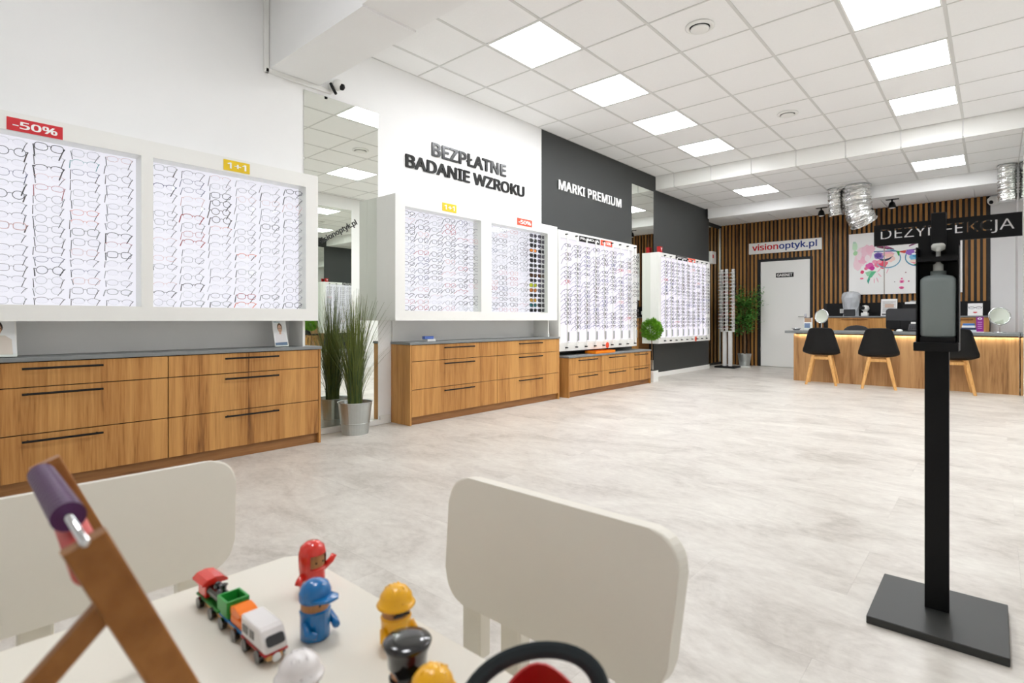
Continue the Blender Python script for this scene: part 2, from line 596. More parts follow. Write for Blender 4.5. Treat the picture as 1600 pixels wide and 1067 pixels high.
# ceiling with tiles
ce = tag(obj('ceiling', bx(W, XR, 1.9, 8.05, ZC + 0.09, ZC + 0.15), M_WALL), 'white suspended ceiling of square tiles', 'ceiling', kind='structure')
LIGHTS = []
def tiled(parent, xs, ys, z, lights):
    cache = {}
    for i in range(len(xs) - 1):
        for j in range(len(ys) - 1):
            x0, x1, y0, y1 = xs[i], xs[i + 1], ys[j], ys[j + 1]
            if (i, j) in lights:
                LIGHTS.append((x0, x1, y0, y1, z))
                continue
            kx, ky = round(x1 - x0, 3), round(y1 - y0, 3)
            if kx < 0.02 or ky < 0.02: continue
            if (kx, ky) not in cache:
                t = obj('ceiling_tile', bx(-kx / 2 + .010, kx / 2 - .010, -ky / 2 + .006, ky / 2 - .006, 0.003, 0.02, bev=0.003), M_TILE, parent)
                cache[(kx, ky)] = t.data
            else:
                t = put(bpy.data.objects.new('ceiling_tile', cache[(kx, ky)]), parent)
            t.location = ((x0 + x1) / 2, (y0 + y1) / 2, z)
    for i, x in enumerate(xs):
        h = 0.012
        obj('grid_bar', bx(max(x - h, xs[0]), min(x + h, xs[-1]), ys[0], ys[-1], z, z + 0.008), M_TEE, parent)
    for j, yy in enumerate(ys):
        for i in range(len(xs) - 1):
            if xs[i + 1] - xs[i] < 0.05: continue
            obj('cross_bar', bx(xs[i] + .012, xs[i + 1] - .012, max(yy - .007, ys[0]), min(yy + .007, ys[-1]), z, z + 0.006), M_TEE, parent)
xs = [W] + [GX0 + G * i for i in range(9)] + [XR]
ys = [2.25] + [GY0 + G * j for j in range(-1, 8)] + [8.05]
lit = [(2, 2), (2, 4), (2, 6), (2, 8), (6, 2), (6, 4), (6, 6), (6, 8)]
tiled(ce, xs, ys, ZC, lit)
ce2 = tag(obj('ceiling_lower', bx(W, XP, 8.09, 10.05, ZL + 0.09, ZL + 0.15), M_WALL), 'lower white suspended ceiling before the reception', 'ceiling', kind='structure')
xs2 = [W] + [GX0 + G * i for i in range(7)] + [XP]
ys2 = [8.06, 8.28, 8.88, 9.48, 10.05]
tiled(ce2, xs2, ys2, ZL, [(2, 2), (6, 2)])
ce3 = tag(obj('ceiling_back', bx(WR, XP, 10.25, YB, ZB + 0.02, ZB + 0.1), M_WALL), 'white ceiling strip above the back counter', 'ceiling', kind='structure')
for k in range(9):
    xa, xb = WR + k * 0.6 if k else WR, min(WR + (k + 1) * 0.6, XP)
    if xb - xa > .05:
        obj('ceiling_tile', bx(xa + 0.006, xb - 0.006, 10.3, YB, ZB, ZB + 0.016), M_TILE, ce3)
tag(obj('ceiling_front', bx(W - .05, XR + .05, YF, 1.86, 3.45, 3.55), M_WALL), 'plain white ceiling over the shop front', 'ceiling', kind='structure')
# beams
bm = bx(W, -2.93, 1.85, 2.25, 2.85, 3.45)
b0 = tag(obj('ceiling_beam', bm, M_WALL), 'deep white boxed beam at the top left by the wall', 'beam', kind='structure')
obj('cable_trunking', bx(W + 0.0, W + 0.025, 1.82, 2.36, 2.815, 2.85, bev=.004), M_WHITE, b0)
obj('cable_trunking', bx(W + 0.0, W + 0.025, 1.81, 1.848, 2.815, 3.44, bev=.004), M_WHITE, b0)
tag(obj('ceiling_beam_far', bx(-2.93, XR, 1.85, 2.25, 2.864, 3.45), M_WALL), 'white boxed beam crossing the ceiling', 'beam', kind='structure')
b2 = tag(obj('ceiling_step', bx(W, XR, 8.062, 8.08, ZL + 0.02, ZC + 0.15), M_WALL), 'white step down between the two ceilings', 'beam', kind='structure')
for i in range(len(xs) - 1):
    obj('fascia_panel', bx(xs[i] + .006, xs[i + 1] - .006, 8.05, 8.062, ZL, ZC - 0.001, bev=.002), M_WHITE, b2)
b3 = tag(obj('ceiling_bulkhead', bx(W + .05, XP, 10.05, 10.3, 2.86, ZL + 0.12, bev=.004), M_WALL), 'white bulkhead in front of the slatted wall', 'beam', kind='structure')

LIGHTS += [(-3.0, -2.4, .35, .75, 3.425), (-1.4, -.8, .35, .95, 3.425)]  # two panels added out of view to light the play table and front end
# ceiling panels
WHERE = ['nearest the camera in the row along the left wall', 'second in the row along the left wall', 'third in the row along the left wall', 'fourth in the row along the left wall',
         'nearest the camera in the right row', 'second in the right row', 'third in the right row', 'fourth in the right row',
         'in the lower ceiling above the spectacle stand', 'in the lower ceiling above the reception', 'added unseen over the shop front near the left wall', 'added unseen over the shop front above the play table']
for k, (x0, x1, y0, y1, z) in enumerate(LIGHTS):
    t = thing('ceiling_light', ((x0 + x1) / 2, (y0 + y1) / 2, z), 'square white LED ceiling panel ' + WHERE[k], 'ceiling light', 'LED ceiling panels')
    bm = BM()
    for (a, b_, c, d) in ((x0 + .011, x1 - .011, y0 + .008, y0 + .022), (x0 + .011, x1 - .011, y1 - .022, y1 - .008), (x0 + .011, x0 + .025, y0 + .022, y1 - .022), (x1 - .025, x1 - .011, y0 + .022, y1 - .022)):
        box(bm, a, b_, c, d, z + 0.001, z + .02)
    obj('frame', bm, M_WHITE, t)
    obj('diffuser', bx(x0 + .025, x1 - .025, y0 + .022, y1 - .022, z + 0.004, z + .018), M_LED, t)

# round air valves in the ceiling
def vent(x, y, z, label):
    t = thing('ceiling_vent', (x, y, z), label, 'vent', 'round ceiling air valves')
    obj('rim', lt((x, y, z), [(.085, 0.001), (.11, 0.0), (.112, -.006), (.1, -.014), (.085, -.016), (.078, -.008), (.078, 0.001)], 32), M_WHITE, t, smooth=True)
    obj('valve_disc', lt((x, y, z), [(0, -.028), (.06, -.03), (.072, -.024), (.07, -.016), (0, -.012)], 32), M_WHITE, t, smooth=True)
    obj('dark_throat', lt((x, y, z), [(0, -.0015), (.077, -.0015), (.077, -.004), (0, -.004)], 32), M_BLACKPL, t)
vent(GX0 + 3.5 * G, GY0 + 1.5 * G, ZC, 'round white air valve nearest the camera on the ceiling')
vent(GX0 + 3.5 * G, GY0 + 5.5 * G, ZC, 'round white air valve in the middle of the main ceiling')
vent(-1.82, 9.78, ZL, 'round white air valve beside the silver duct')

# slats
bp = obj('backing_board', bx(WR, -0.06, YB - 0.012, YB - 0.001, 0, ZB), M_BLACKPAINT, wb)
P = 0.0762
x = WR + 0.03
k = 0
slat_me = {}
while x < -0.1:
    z0 = 0.0
    if -3.68 < x + .02 < -2.66: z0 = 2.16
    elif x > -2.44: z0 = 1.243
    if z0 not in slat_me:
        s = obj('slat', bx(-.02, .02, -.045, -.012, z0, ZB, bev=.003), M_SLAT, wb)
        slat_me[z0] = s.data
    else:
        s = put(bpy.data.objects.new('slat', slat_me[z0]), wb)
    s.location = (x + .02, YB, 0)
    x += P
obj('backsplash', bx(-2.42, -0.06, YB - 0.03, YB - 0.012, 0.9, 1.243), M_BLACKPL, wb)

# door
d = tag(obj('door_1', bx(-3.615, -2.705, YB - .055, YB - .015, 0.005, 2.105, bev=.003), M_LAQ), 'white door with a black name plate in the slatted wall', 'door', kind='structure')
obj('door_frame', bx(-3.665, -3.618, YB - .05, YB - .012, 0, 2.155), M_BLACKPAINT, d)
obj('door_frame', bx(-2.702, -2.655, YB - .05, YB - .012, 0, 2.155), M_BLACKPAINT, d)
obj('door_frame', bx(-3.618, -2.702, YB - .05, YB - .012, 2.108, 2.155), M_BLACKPAINT, d)
for z in (.3, 1.82):
    obj('hinge', tb([(-3.612, YB - .06, z), (-3.612, YB - .06, z + .09)], .008), M_CHROME, d)
bm = tb([(-2.78, YB - .056, 1.0), (-2.78, YB - .1, 1.0), (-2.9, YB - .1, 1.0)], .009)
obj('door_handle', bm, M_CHROME, d)
obj('door_handle_plate', bx(-2.80, -2.76, YB - .06, YB - .055, .88, 1.05, bev=.002), M_CHROME, d)
ns = tag(obj('door_plate', bx(-3.32, -2.995, YB - .06, YB - .0555, 1.776, 1.865), M_BLACKPL, org=(-3.16, YB - .06, 1.776)), 'small black plate reading GABINET on the white door', 'sign')
obj('lettering', text_bm('GABINET', (-3.30, YB - .0602, 1.793), (1, 0, 0), (0, 0, 1), .285, .055, .0008, .02), M_PWHITE, ns)

# name board over the door
ns = tag(obj('name_board', bx(-3.845, -2.494, YB - .075, YB - .046, 2.272, 2.495, bev=.003), M_WHITE, org=(-3.17, YB - .06, 2.27)), 'long white board reading visionoptyk.pl above the door', 'sign')
full = font_mesh('visionoptyk.pl', .02); part = font_mesh('vision', .02)
fw = max(v.co.x for v in full.vertices) - min(v.co.x for v in full.vertices); pw = max(v.co.x for v in part.vertices) - min(v.co.x for v in part.vertices)
fh = (min(v.co.y for v in full.vertices), max(v.co.y for v in full.vertices)); ph = (min(v.co.y for v in part.vertices), max(v.co.y for v in part.vertices))
bw, bh = 1.2, 0.165
sy = bh / (fh[1] - fh[0]); sx = bw / fw
zb = 2.302
obj('lettering', text_bm('vision', (-3.775, YB - .0755, zb + (ph[0] - fh[0]) * sy), (1, 0, 0), (0, 0, 1), pw * sx, (ph[1] - ph[0]) * sy, .002, .02), M_RED, ns)
o2 = font_mesh('optyk.pl', .02)
ow = max(v.co.x for v in o2.vertices) - min(v.co.x for v in o2.vertices)
obj('lettering', text_bm('optyk.pl', (-3.775 + bw - ow * sx, YB - .0755, zb), (1, 0, 0), (0, 0, 1), ow * sx, bh, .002, .02), M_PBLUE, ns)
# ------------------------------------------------------------------ wall lettering
YU, ZU = (0, 1, 0), (0, 0, 1)
t = thing('wall_lettering', (W, 3.95, 2.37), 'black letters BEZPŁATNE BADANIE WZROKU on the white wall', 'lettering')
letters(t, 'BADANIE WZROKU', (W, 3.113, 2.375), YU, ZU, 1.69, .125, .012, M_INK, .028)
letters(t, 'BEZPŁATNE', (W, 3.425, 2.552), YU, ZU, 1.065, .132, .012, M_INK, .028)
t = thing('wall_lettering', (W, 6.2, 2.59), 'white letters MARKI PREMIUM on the charcoal wall', 'lettering')
letters(t, 'MARKI PREMIUM', (W, 5.455, 2.592), YU, ZU, 1.52, .125, .012, M_PWHITE, .026)

# ------------------------------------------------------------------ mirrors
def mirror(name, box_, label, frame=True):
    x0, x1, y0, y1, z0, z1 = box_
    t = thing(name, ((x0 + x1) / 2, (y0 + y1) / 2, z0), label, 'mirror', 'tall wall mirrors')
    obj('mirror_glass', bx(x0, x1, y0, y1, z0, z1), M_MIRROR, t)
    return t
t = mirror('wall_mirror', (W + .001, W + .006, 2.126, 2.814, 0.045, 2.785), 'tall mirror on the white wall behind the potted grass')
obj('bottom_rail', bx(W + .001, W + .03, 2.1, 2.83, 0.0, 0.045, bev=.003), M_WHITE, t)
tx = tag(obj('mirror_lettering', text_bm('visionoptyk.pl', (W + .0065, 2.275, 1.545), (0, .33, .205), (0, -.205, .33), .40, .062, .001, .02), M_INK, org=(W + .0065, 2.44, 1.55)),
         'slanted black lettering visionoptyk.pl on the tall mirror', 'lettering')
t = mirror('wall_mirror', (W + .001, W + .008, 7.285, 7.975, 0.08, 3.012), 'tall mirror on the charcoal wall between the two racks')
t = mirror('wall_mirror', (WR + .001, WR + .008, 10.78, 11.36, 0.05, 2.85), 'narrow mirror in the recess behind the spectacle stand')
obj('frame_strip', bx(WR + .001, WR + .02, 11.36, 11.39, 0.05, 2.88), M_ZINC, t)
t = mirror('wall_mirror', (XR - .008, XR - .001, 4.45, 5.70, 0.05, 3.04), 'wide mirror on the right wall facing the display cases')
t = mirror('wall_mirror', (XP - .007, XP - .001, 8.02, 9.85, 0.02, 2.98), 'mirror on the right wall beside the reception desk')

t = thing('leaflet_box', (WR + .03, 10.99, 2.09), 'small white leaflet box on the recess mirror beside the far rack', 'box')
obj('box_body', bx(WR + .009, WR + .06, 10.83, 11.03, 2.09, 2.34, bev=.004), M_WHITE, t)
obj('red_mark', bx(WR + .06, WR + .062, 10.84, 10.90, 2.2, 2.27), M_RED, t)

# ------------------------------------------------------------------ drawer cabinets
def cabinet(label, xf, y0, y1, ztop, divs, rows, hand, side=True):
    """rows: z borders of the drawer fronts from the bottom; hand: (offset y0,y1) for each column"""
    t = thing('drawer_cabinet', ((W + xf) / 2, (y0 + y1) / 2, 0), label, 'cabinet', 'oak drawer cabinets along the left wall')
    body = BM()
    box(body, W + .002, xf - .02, y0 + .018, y1 - .018, rows[0], ztop - .001)
    obj('body', body, M_BLACKPAINT, t)
    for (a, b_) in ((y0, y0 + .018), (y1 - .018, y1)):
        obj('side_panel', bx(W + .002, xf, a, b_, 0, ztop - .001, bev=.001), M_OAK, t)
    obj('plinth', bx(W + .01, xf - .03, y0 + .018, y1 - .018, 0, rows[0]), M_OAKPLINTH, t)
    cols = [y0 + .018] + divs + [y1 - .018]
    for c in range(len(cols) - 1):
        for r in range(len(rows) - 1):
            dr = obj('drawer', bx(xf - .018, xf, cols[c] + .0028, cols[c + 1] - .0028, rows[r] + .0026, rows[r + 1] - .0026, bev=.001), M_OAK, t)
            ha, hb = hand[c]
            zh = rows[r + 1] - .034
            bm = tb([(xf + .03, ha, zh), (xf + .03, hb, zh)], .0062, 8)
            for yy in (ha + .025, hb - .025):
                tube(bm, [(xf - .001, yy, zh), (xf + .03, yy, zh)], .005, 6)
            obj('handle', bm, M_BLACK, dr)
    obj('worktop', bx(W + .002, xf + .008, y0 - .006, y1 + .006, ztop, ztop + .022, bev=.002), M_STONE, t)
    return t
XF = -3.93
cabinet('long oak drawer cabinet nearest the camera with six drawers', XF, 0.09, 2.12, .716, [1.11], [.075, .326, .578, .714], [(.435, .779), (1.43, 1.787)])
cabinet('oak cabinet with six drawers under the second display case', XF, 2.955, 5.117, .716, [4.061], [.07, .314, .566, .714], [(3.328, 3.713), (4.376, 4.769)])
cabinet('low oak cabinet with six drawers under the lens rack', -3.88, 5.235, 7.27, .478, [5.949, 6.645], [.07, .275, .476], [(5.41, 5.816), (6.102, 6.508), (6.768, 7.13)])

# ------------------------------------------------------------------ lit display cases
DEP = 0.115        # depth of the lit opening
def display_case(label, y0, y1, opens, z0=.932, z1=2.033, oz=(1.02, 1.935)):
    t = thing('display_case', (W, (y0 + y1) / 2, z0), label, 'display case', 'backlit wall display cases')
    obj('back_box', bx(W + .002, XF - DEP - .012, y0, y1, z0, z1, bev=.002), M_LAQ, t)
    fr = BM()
    xa, xb = XF - DEP - .012, XF
    box(fr, xa, xb, y0, y1, oz[1], z1)
    box(fr, xa, xb, y0, y1, z0, oz[0])
    ed = [y0] + [v for o in opens for v in o] + [y1]
    for k in range(0, len(ed), 2):
        box(fr, xa, xb, ed[k], ed[k + 1], oz[0], oz[1])
    obj('front_frame', fr, M_LAQ, t)
    for (a, b_) in opens:
        obj('lit_panel', bx(XF - DEP - .012, XF - DEP, a, b_, oz[0], oz[1]), M_CASE, t)
        obj('glass_pane', bx(XF - .008, XF - .004, a, b_, oz[0], oz[1]), M_GLASS, t)
    return t
c1 = display_case('wide backlit white display case nearest the camera', -.08, 2.098, [(-.01, .969), (1.03, 2.002)])
c2 = display_case('backlit white display case above the second oak cabinet', 2.8, 5.075, [(2.902, 3.83), (3.976, 4.899)])
# near-white boards between the worktops and the cases
for (a, b_, lab) in ((.09, 2.02, 'white niche board above the long oak cabinet'), (2.96, 4.98, 'white niche board above the second oak cabinet')):
    t = thing('niche_panel', (W, (a + b_) / 2, .739), lab, 'wall panel')
    obj('back_board', bx(W + .002, W + .016, a, b_, .739, .931), M_NICHE, t)
    obj('end_board', bx(W + .016, XF - .05, b_ - .018, b_, .739, .931), M_LAQ, t)

def sign(label, x, y0, y1, z0, z1, m_, txt, tm=None, pad=.14, name='price_sign'):
    s = tag(obj(name, bx(x, x + .003, y0, y1, z0, z1), m_, org=(x, (y0 + y1) / 2, z0)), label, 'sign')
    wd, hh = y1 - y0, z1 - z0
    if txt:
        obj('lettering', text_bm(txt, (x + .003, y0 + wd * pad, z0 + hh * .22), YU, ZU, wd * (1 - 2 * pad), hh * .56, .0008, .022), tm or M_PWHITE, s)
    return s
sign('red -50% sign on top of the nearest display case', XF, .379, .604, 1.936, 2.004, M_RED, '-50%', pad=.1)
sign('yellow 1+1 sign on top of the nearest display case', XF, 1.429, 1.597, 1.946, 2.017, M_YEL, '1+1')
sign('yellow 1+1 sign on top of the second display case', XF, 3.322, 3.497, 1.96, 2.037, M_YEL, '1+1')
sign('orange-red -50% sign on top of the second display case', XF, 4.368, 4.614, 1.967, 2.043, M_ORANGERED, '-50%', pad=.08)

# ------------------------------------------------------------------ spectacles
def rim_pts(kind, side, n=20):
    out = []
    for k in range(n):
        a = 2 * PI * k / n
        c, s = math.cos(a), math.sin(a)
        if kind == 'round': w_, h_, p_ = .0235, .0215, 2.0
        elif kind == 'square': w_, h_, p_ = .0255, .0185, 3.2
        elif kind == 'oval': w_, h_, p_ = .0265, .016, 2.3
        else: w_, h_, p_ = .027, .0205, 2.6            # cat
        yy = w_ * math.copysign(abs(c) ** (2 / p_), c)
        zz = h_ * math.copysign(abs(s) ** (2 / p_), s)
        if kind == 'cat' and zz > 0: zz += .004 * max(0, yy / w_)
        out.append((-.004 * (yy / w_ + 1) ** 2 * .25, side * (.0335 + yy), zz))
    return out
SHAPES = ('round', 'square', 'oval', 'cat', 'halfrim')
COLS = {'black': (16, 16, 18), 'dark brown': (62, 42, 34), 'grey': (104, 106, 112), 'silver': (168, 170, 176), 'pale pink': (222, 176, 176),
        'red': (176, 36, 44), 'teal': (22, 150, 158), 'navy blue': (34, 44, 104), 'orange': (230, 108, 70), 'clear grey': (200, 202, 208)}
GM = {c: mat('spectacle_' + c.replace(' ', '_'), v, 0.28) for c, v in COLS.items()}
SUN = {'black': clear('black_sun_lens', (40, 42, 46), .12), 'brown': clear('brown_sun_lens', (92, 60, 30), .12), 'orange mirrored': mat('orange_mirror_lens', (214, 120, 40), .15, metal=.5),
       'lime mirrored': mat('lime_mirror_lens', (206, 214, 40), .15, metal=.4), 'amber mirrored': mat('amber_mirror_lens', (222, 164, 50), .15, metal=.5), 'grey gradient': clear('grey_sun_lens', (96, 92, 104), .1),
       'teal mirrored': mat('teal_mirror_lens', (44, 112, 124), .15, metal=.5)}
def frame_bm(kind, r):
    bm = BM()
    half = kind == 'halfrim'
    for s in (-1, 1):
        p = rim_pts('oval' if half else kind, s)
        if half:
            q = p[:11] if True else p
            tube(bm, q, r, 5)
            ringtube(bm, p, r * .22, 4)
        else:
            ringtube(bm, p, r, 5)
        tube(bm, [(-.004, s * .0585, .007), (-.008, s * .0665, .008)], r * 1.25, 5)
    tube(bm, [(0, -.0105, .005), (.002, 0, .009), (0, .0105, .005)], r * .9, 5)
    return bm
def temple_bm(s, r, dy, dz):
    return tb([(-.008, s * .0665, .008), (-.03, s * (.066 - dy * .3), .004 - dz * .12), (-.066, s * (.066 - dy * .75), -dz * .62), (-.082, s * (.066 - dy), -dz)], [r, r * 1.1, r * 1.2, r * .8], 5, flat=(1.0, .6))
def lens_bm(kind, s):
    bm = BM()
    p = rim_pts('oval' if kind == 'halfrim' else kind, s, 14)
    bm.faces.new([bm.verts.new((q[0], q[1], q[2])) for q in p])
    return bm
GC = {}
def gmesh(key, fn, m_):
    if key not in GC:
        bm = fn()
        me = bpy.data.meshes.new(key[0])
        bmesh.ops.recalc_face_normals(bm, faces=bm.faces)
        bm.to_mesh(me); bm.free()
        me.materials.append(m_)
        GC[key] = me
    return GC[key]
def spectacles(loc, kind, colour, thick, label, group, sun=None, var=0):
    r = .0019 if thick else .0010
    root = put(bpy.data.objects.new('sunglasses' if sun else 'eyeglasses', gmesh(('frame', kind, colour, thick), lambda: frame_bm(kind, r), GM[colour])), None, loc)
    tag(root, label, 'sunglasses' if sun else 'eyeglasses', group)
    dy, dz = ((.012, .034), (.02, .042), (.004, .03), (.026, .026), (.012, .050), (.018, .056), (.022, .046), (.008, .052))[var]
    for s in (-1, 1):
        tc = {1: 'black', 3: 'dark brown', 4: 'dark brown', 5: 'black', 6: 'grey'}.get(var, colour)
        put(bpy.data.objects.new('temple', gmesh(('temple', s, tc, thick, var), lambda: temple_bm(s, r * 1.15 + .0006, dy, dz), GM[tc])), root)
        put(bpy.data.objects.new('lens', gmesh(('lens', kind, s, sun), lambda: lens_bm(kind, s), SUN[sun] if sun else M_LENS)), root)
    return root
rng = random.Random(11)
def pick_light():
    return rng.choices(['black', 'dark brown', 'grey', 'silver', 'pale pink', 'red', 'navy blue', 'clear grey', 'orange'], [15, 10, 22, 24, 6, 5, 5, 13, 2])[0]
def pick_dark():
    return rng.choices(['black', 'dark brown', 'grey', 'silver', 'pale pink', 'red', 'navy blue', 'clear grey'], [38, 12, 16, 8, 8, 8, 8, 6])[0]
ROWS = 16
ZT, ZP = 1.892, .0563
def fill(cols, case, panel, pick, thick_p, sunfrom=99):
    for c, yy in enumerate(cols):
        for r_ in range(ROWS):
            z = ZT - r_ * ZP + rng.uniform(-.003, .003)
            kind = rng.choices(SHAPES, [2, 2, 2, 1, 7])[0] if case == 'nearest' else rng.choice(SHAPES)
            colour = pick()
            sun = None
            if c >= sunfrom:
                if c == sunfrom: sun = ['grey gradient', 'black', 'black', 'orange mirrored', 'black', 'black', 'black', 'black', 'brown', 'black', 'lime mirrored', 'orange mirrored', 'black', 'amber mirrored', 'teal mirrored', 'black'][r_]
                else: sun = 'brown' if r_ == 8 else rng.choice(['black', 'grey gradient'])
                kind, colour = ('cat' if r_ % 3 else 'square'), 'black'
            if case == 'nearest' and panel == 'left' and c == 2 and r_ in (1, 2): colour = 'teal' if r_ == 1 else 'navy blue'
            if case == 'nearest' and panel == 'left' and c == 2 and r_ in (6, 7): colour = 'orange'
            th = rng.random() < thick_p or bool(sun)
            word = {'round': 'round', 'square': 'square', 'oval': 'narrow oval', 'cat': 'broad', 'halfrim': 'half-rim'}[kind]
            if sun: lab = f'{sun} sunglasses in {ordn(r_)} row, {"last" if c == 5 else "last but one"} column of the second display case'
            else: lab = f'{colour} {word} eyeglasses, {ordn(r_)} row, {ordn(c)} visible column, {panel} panel, {case} case'
            o = spectacles((XF - .05, yy + rng.uniform(-.004, .004), z), kind, colour, th, lab, ('sunglasses' if sun else 'eyeglasses') + f' in the {panel} panel of the {case} display case', sun, rng.randrange(4, 8) if case == 'nearest' else rng.randrange(4))
            o.rotation_euler = (rng.uniform(-.03, .03), rng.uniform(-.12, .12), rng.uniform(-.05, .05))
fill([.400, .556, .714, .874], 'nearest', 'left', pick_light, .25)
fill([1.108, 1.270, 1.435, 1.600, 1.768, 1.935], 'nearest', 'right', pick_light, .25)
fill([2.985, 3.146, 3.308, 3.470, 3.635, 3.775], 'second', 'left', pick_dark, .75)
R2 = [4.06, 4.205, 4.375, 4.545, 4.70, 4.845]
# only the two sunglasses columns of the right panel are single things; its four columns of clear spectacles join the mass below
for c in (4, 5):
    for r_ in range(ROWS):
        z = ZT - r_ * ZP
        if c == 4: sun = ['grey gradient', 'black', 'black', 'orange mirrored', 'black', 'black', 'black', 'black', 'brown', 'black', 'lime mirrored', 'orange mirrored', 'black', 'amber mirrored', 'teal mirrored', 'black'][r_]
        else: sun = 'brown' if r_ == 8 else rng.choice(['black', 'grey gradient'])
        lab = f'{sun} sunglasses in {ordn(r_)} row, {"last" if c == 5 else "last but one"} column of the second display case'
        o = spectacles((XF - .05, R2[c], z), 'cat' if r_ % 3 else 'square', 'black', True, lab, 'sunglasses in the second display case', sun, rng.randrange(4))
        o.rotation_euler = (0, rng.uniform(-.1, .1), rng.uniform(-.05, .05))

# the remaining several hundred spectacles (second case, right panel; both racks; the stand) as one mass
MASS_V, MASS_F, MASS_M = [], [], []
MASS_COL = list(COLS)
_tmpl = {}
def mass_tmpl(kind, thick, var):
    k = (kind, thick, var)
    if k not in _tmpl:
        r = .0028 if thick == 2 else .0019 if thick else .0011
        bm = frame_bm(kind, r)
        dy, dz = ((.012, .034), (.02, .042), (.004, .03), (.026, .026))[var]
        for s in (-1, 1):
            tube(bm, [(-.008, s * .0665, .008), (-.04, s * (.066 - dy * .4), .004 - dz * .25), (-.082, s * (.066 - dy), -dz)], r * 1.25, 4, flat=(1, .6))
        bm.verts.ensure_lookup_table()
        bm.verts.index_update()
        _tmpl[k] = ([v.co.copy() for v in bm.verts], [[v.index for v in f.verts] for f in bm.faces])
        bm.free()
    return _tmpl[k]
def mass_add(loc, kind, colour, thick, var, rz=0.0, ry=0.0):
    vs, fs = mass_tmpl(kind, thick, var)
    mtx = Matrix.Translation(loc) @ Matrix.Rotation(rz, 4, 'Z') @ Matrix.Rotation(ry, 4, 'Y')
    b_ = len(MASS_V)
    MASS_V.extend([tuple(mtx @ v) for v in vs])
    MASS_F.extend([[b_ + i for i in f] for f in fs])
    MASS_M.extend([MASS_COL.index(colour)] * len(fs))
for c in range(4):
    for r_ in range(ROWS):
        mass_add((XF - .05, R2[c] + rng.uniform(-.004, .004), ZT - r_ * ZP), rng.choice(SHAPES), pick_dark(), rng.random() < .7, rng.randrange(4), rng.uniform(-.05, .05), rng.uniform(-.1, .1))

# ------------------------------------------------------------------ rod racks
def rod_rack(label, xf, y0, y1, z0, z1, rods, lit_y, lit_z, nrow, skip):
    t = thing('rod_rack', (W, (y0 + y1) / 2, z0), label, 'display rack', 'white spectacle rod racks')
    xb = xf - .05
    obj('back_box', bx(W + .002, xb - .012, y0, y1, z0, z1, bev=.002), M_LAQ, t)
    fr = BM()
    box(fr, xb - .012, xf, y0, y1, lit_z[1], z1)
    box(fr, xb - .012, xf, y0, y1, z0, lit_z[0])
    box(fr, xb - .012, xf, y0, lit_y[0], lit_z[0], lit_z[1])
    box(fr, xb - .012, xf, lit_y[1], y1, lit_z[0], lit_z[1])
    obj('front_frame', fr, M_LAQ, t)
    obj('lit_panel', bx(xb - .012, xb, lit_y[0], lit_y[1], lit_z[0], lit_z[1]), M_CASE, t)
    for i, yy in enumerate(rods):
        rd = obj('rod', bx(xf + .018, xf + .034, yy - .009, yy + .009, z0 + .05, z1 - .05, bev=.003), M_WHITE, t)
        obj('lock', bx(xf + .034, xf + .05, yy - .012, yy + .012, lit_z[0] + .02, lit_z[0] + .13, bev=.004), M_ZINC, rd)
        bm = bx(xf, xf + .03, yy - .012, yy + .012, z0 + .035, z0 + .05)
        box(bm, xf, xf + .03, yy - .012, yy + .012, z1 - .05, z1 - .035)
        obj('end_clip', bm, M_BLACKPL, rd)
        for r_ in range(nrow):
            if rng.random() < skip: continue
            z = lit_z[1] - .09 - r_ * (lit_z[1] - lit_z[0] - .28) / (nrow - 1)
            mass_add((xf + .045, yy - .012, z), rng.choice(SHAPES), rng.choices(['black', 'grey', 'dark brown', 'silver', 'navy blue', 'red', 'pale pink'], [48, 22, 16, 4, 8, 3, 2])[0], 2, rng.randrange(4), rng.uniform(-.15, .15), rng.uniform(-.25, .1))
    return t
RK3 = [5.323 + i * .207 for i in range(9)]
rod_rack('white rod rack of spectacles above the low oak cabinet', -3.99, 5.18, 7.05, .556, 2.025, RK3, (5.22, 6.94), (.66, 1.935), 19, .08)
RK4 = [8.06 + i * .2075 for i in range(9)]
rod_rack('white rod rack of spectacles on the charcoal wall past the mirror', -4.06, 7.87, 9.90, .556, 2.015, RK4, (7.95, 9.82), (.65, 1.955), 19, .05)
sign('black PROMOCJA sign on the rack above the low cabinet', -3.99, 5.605, 6.071, 1.93, 2.0, M_BLACKPL, 'PROMOCJA', pad=.05)
s = sign('red discount badge beside PROMOCJA above the low cabinet', -3.99, 6.095, 6.372, 1.931, 2.004, M_ORANGERED, 'do -50%', pad=.12)
sign('black PROMOCJA sign on the rack past the mirror', -4.06, 8.468, 8.928, 1.945, 2.012, M_BLACKPL, 'PROMOCJA', pad=.05)
sign('red discount badge beside PROMOCJA on the rack past the mirror', -4.06, 8.95, 9.245, 1.945, 2.012, M_ORANGERED, 'do -50%', pad=.12)
def sticker(label, x, y, z, r_):
    bm = BM()
    prism(bm, oval(2 * r_, 2 * r_, 24), (x, y, z), YU, ZU, (1, 0, 0), .002)
    tag(obj('round_sticker', bm, M_ORANGERED, org=(x, y, z)), label, 'sticker')
sticker('orange-red round sticker under the rods above the low cabinet', -3.99, 6.259, .597, .04)
sticker('orange-red round sticker under the rods past the mirror', -4.06, 9.272, .597, .045)
bm = BM()
prism(bm, [(-.035, 0), (.035, 0), (.045, .1), (-.045, .1)], (-4.14, 8.0, 2.016), YU, ZU, (1, 0, 0), .06, bev=.005)
t = tag(obj('logo_block', bm, M_DRED, org=(-4.11, 8.0, 2.016)), 'small dark red and white logo block on top of the far rack', 'sign')
obj('emblem', prism(BM(), [(-.02, .08), (.025, .08), (.0, .03)], (-4.079, 8.0, 2.016), YU, ZU, (1, 0, 0), .002), M_PWHITE, t)

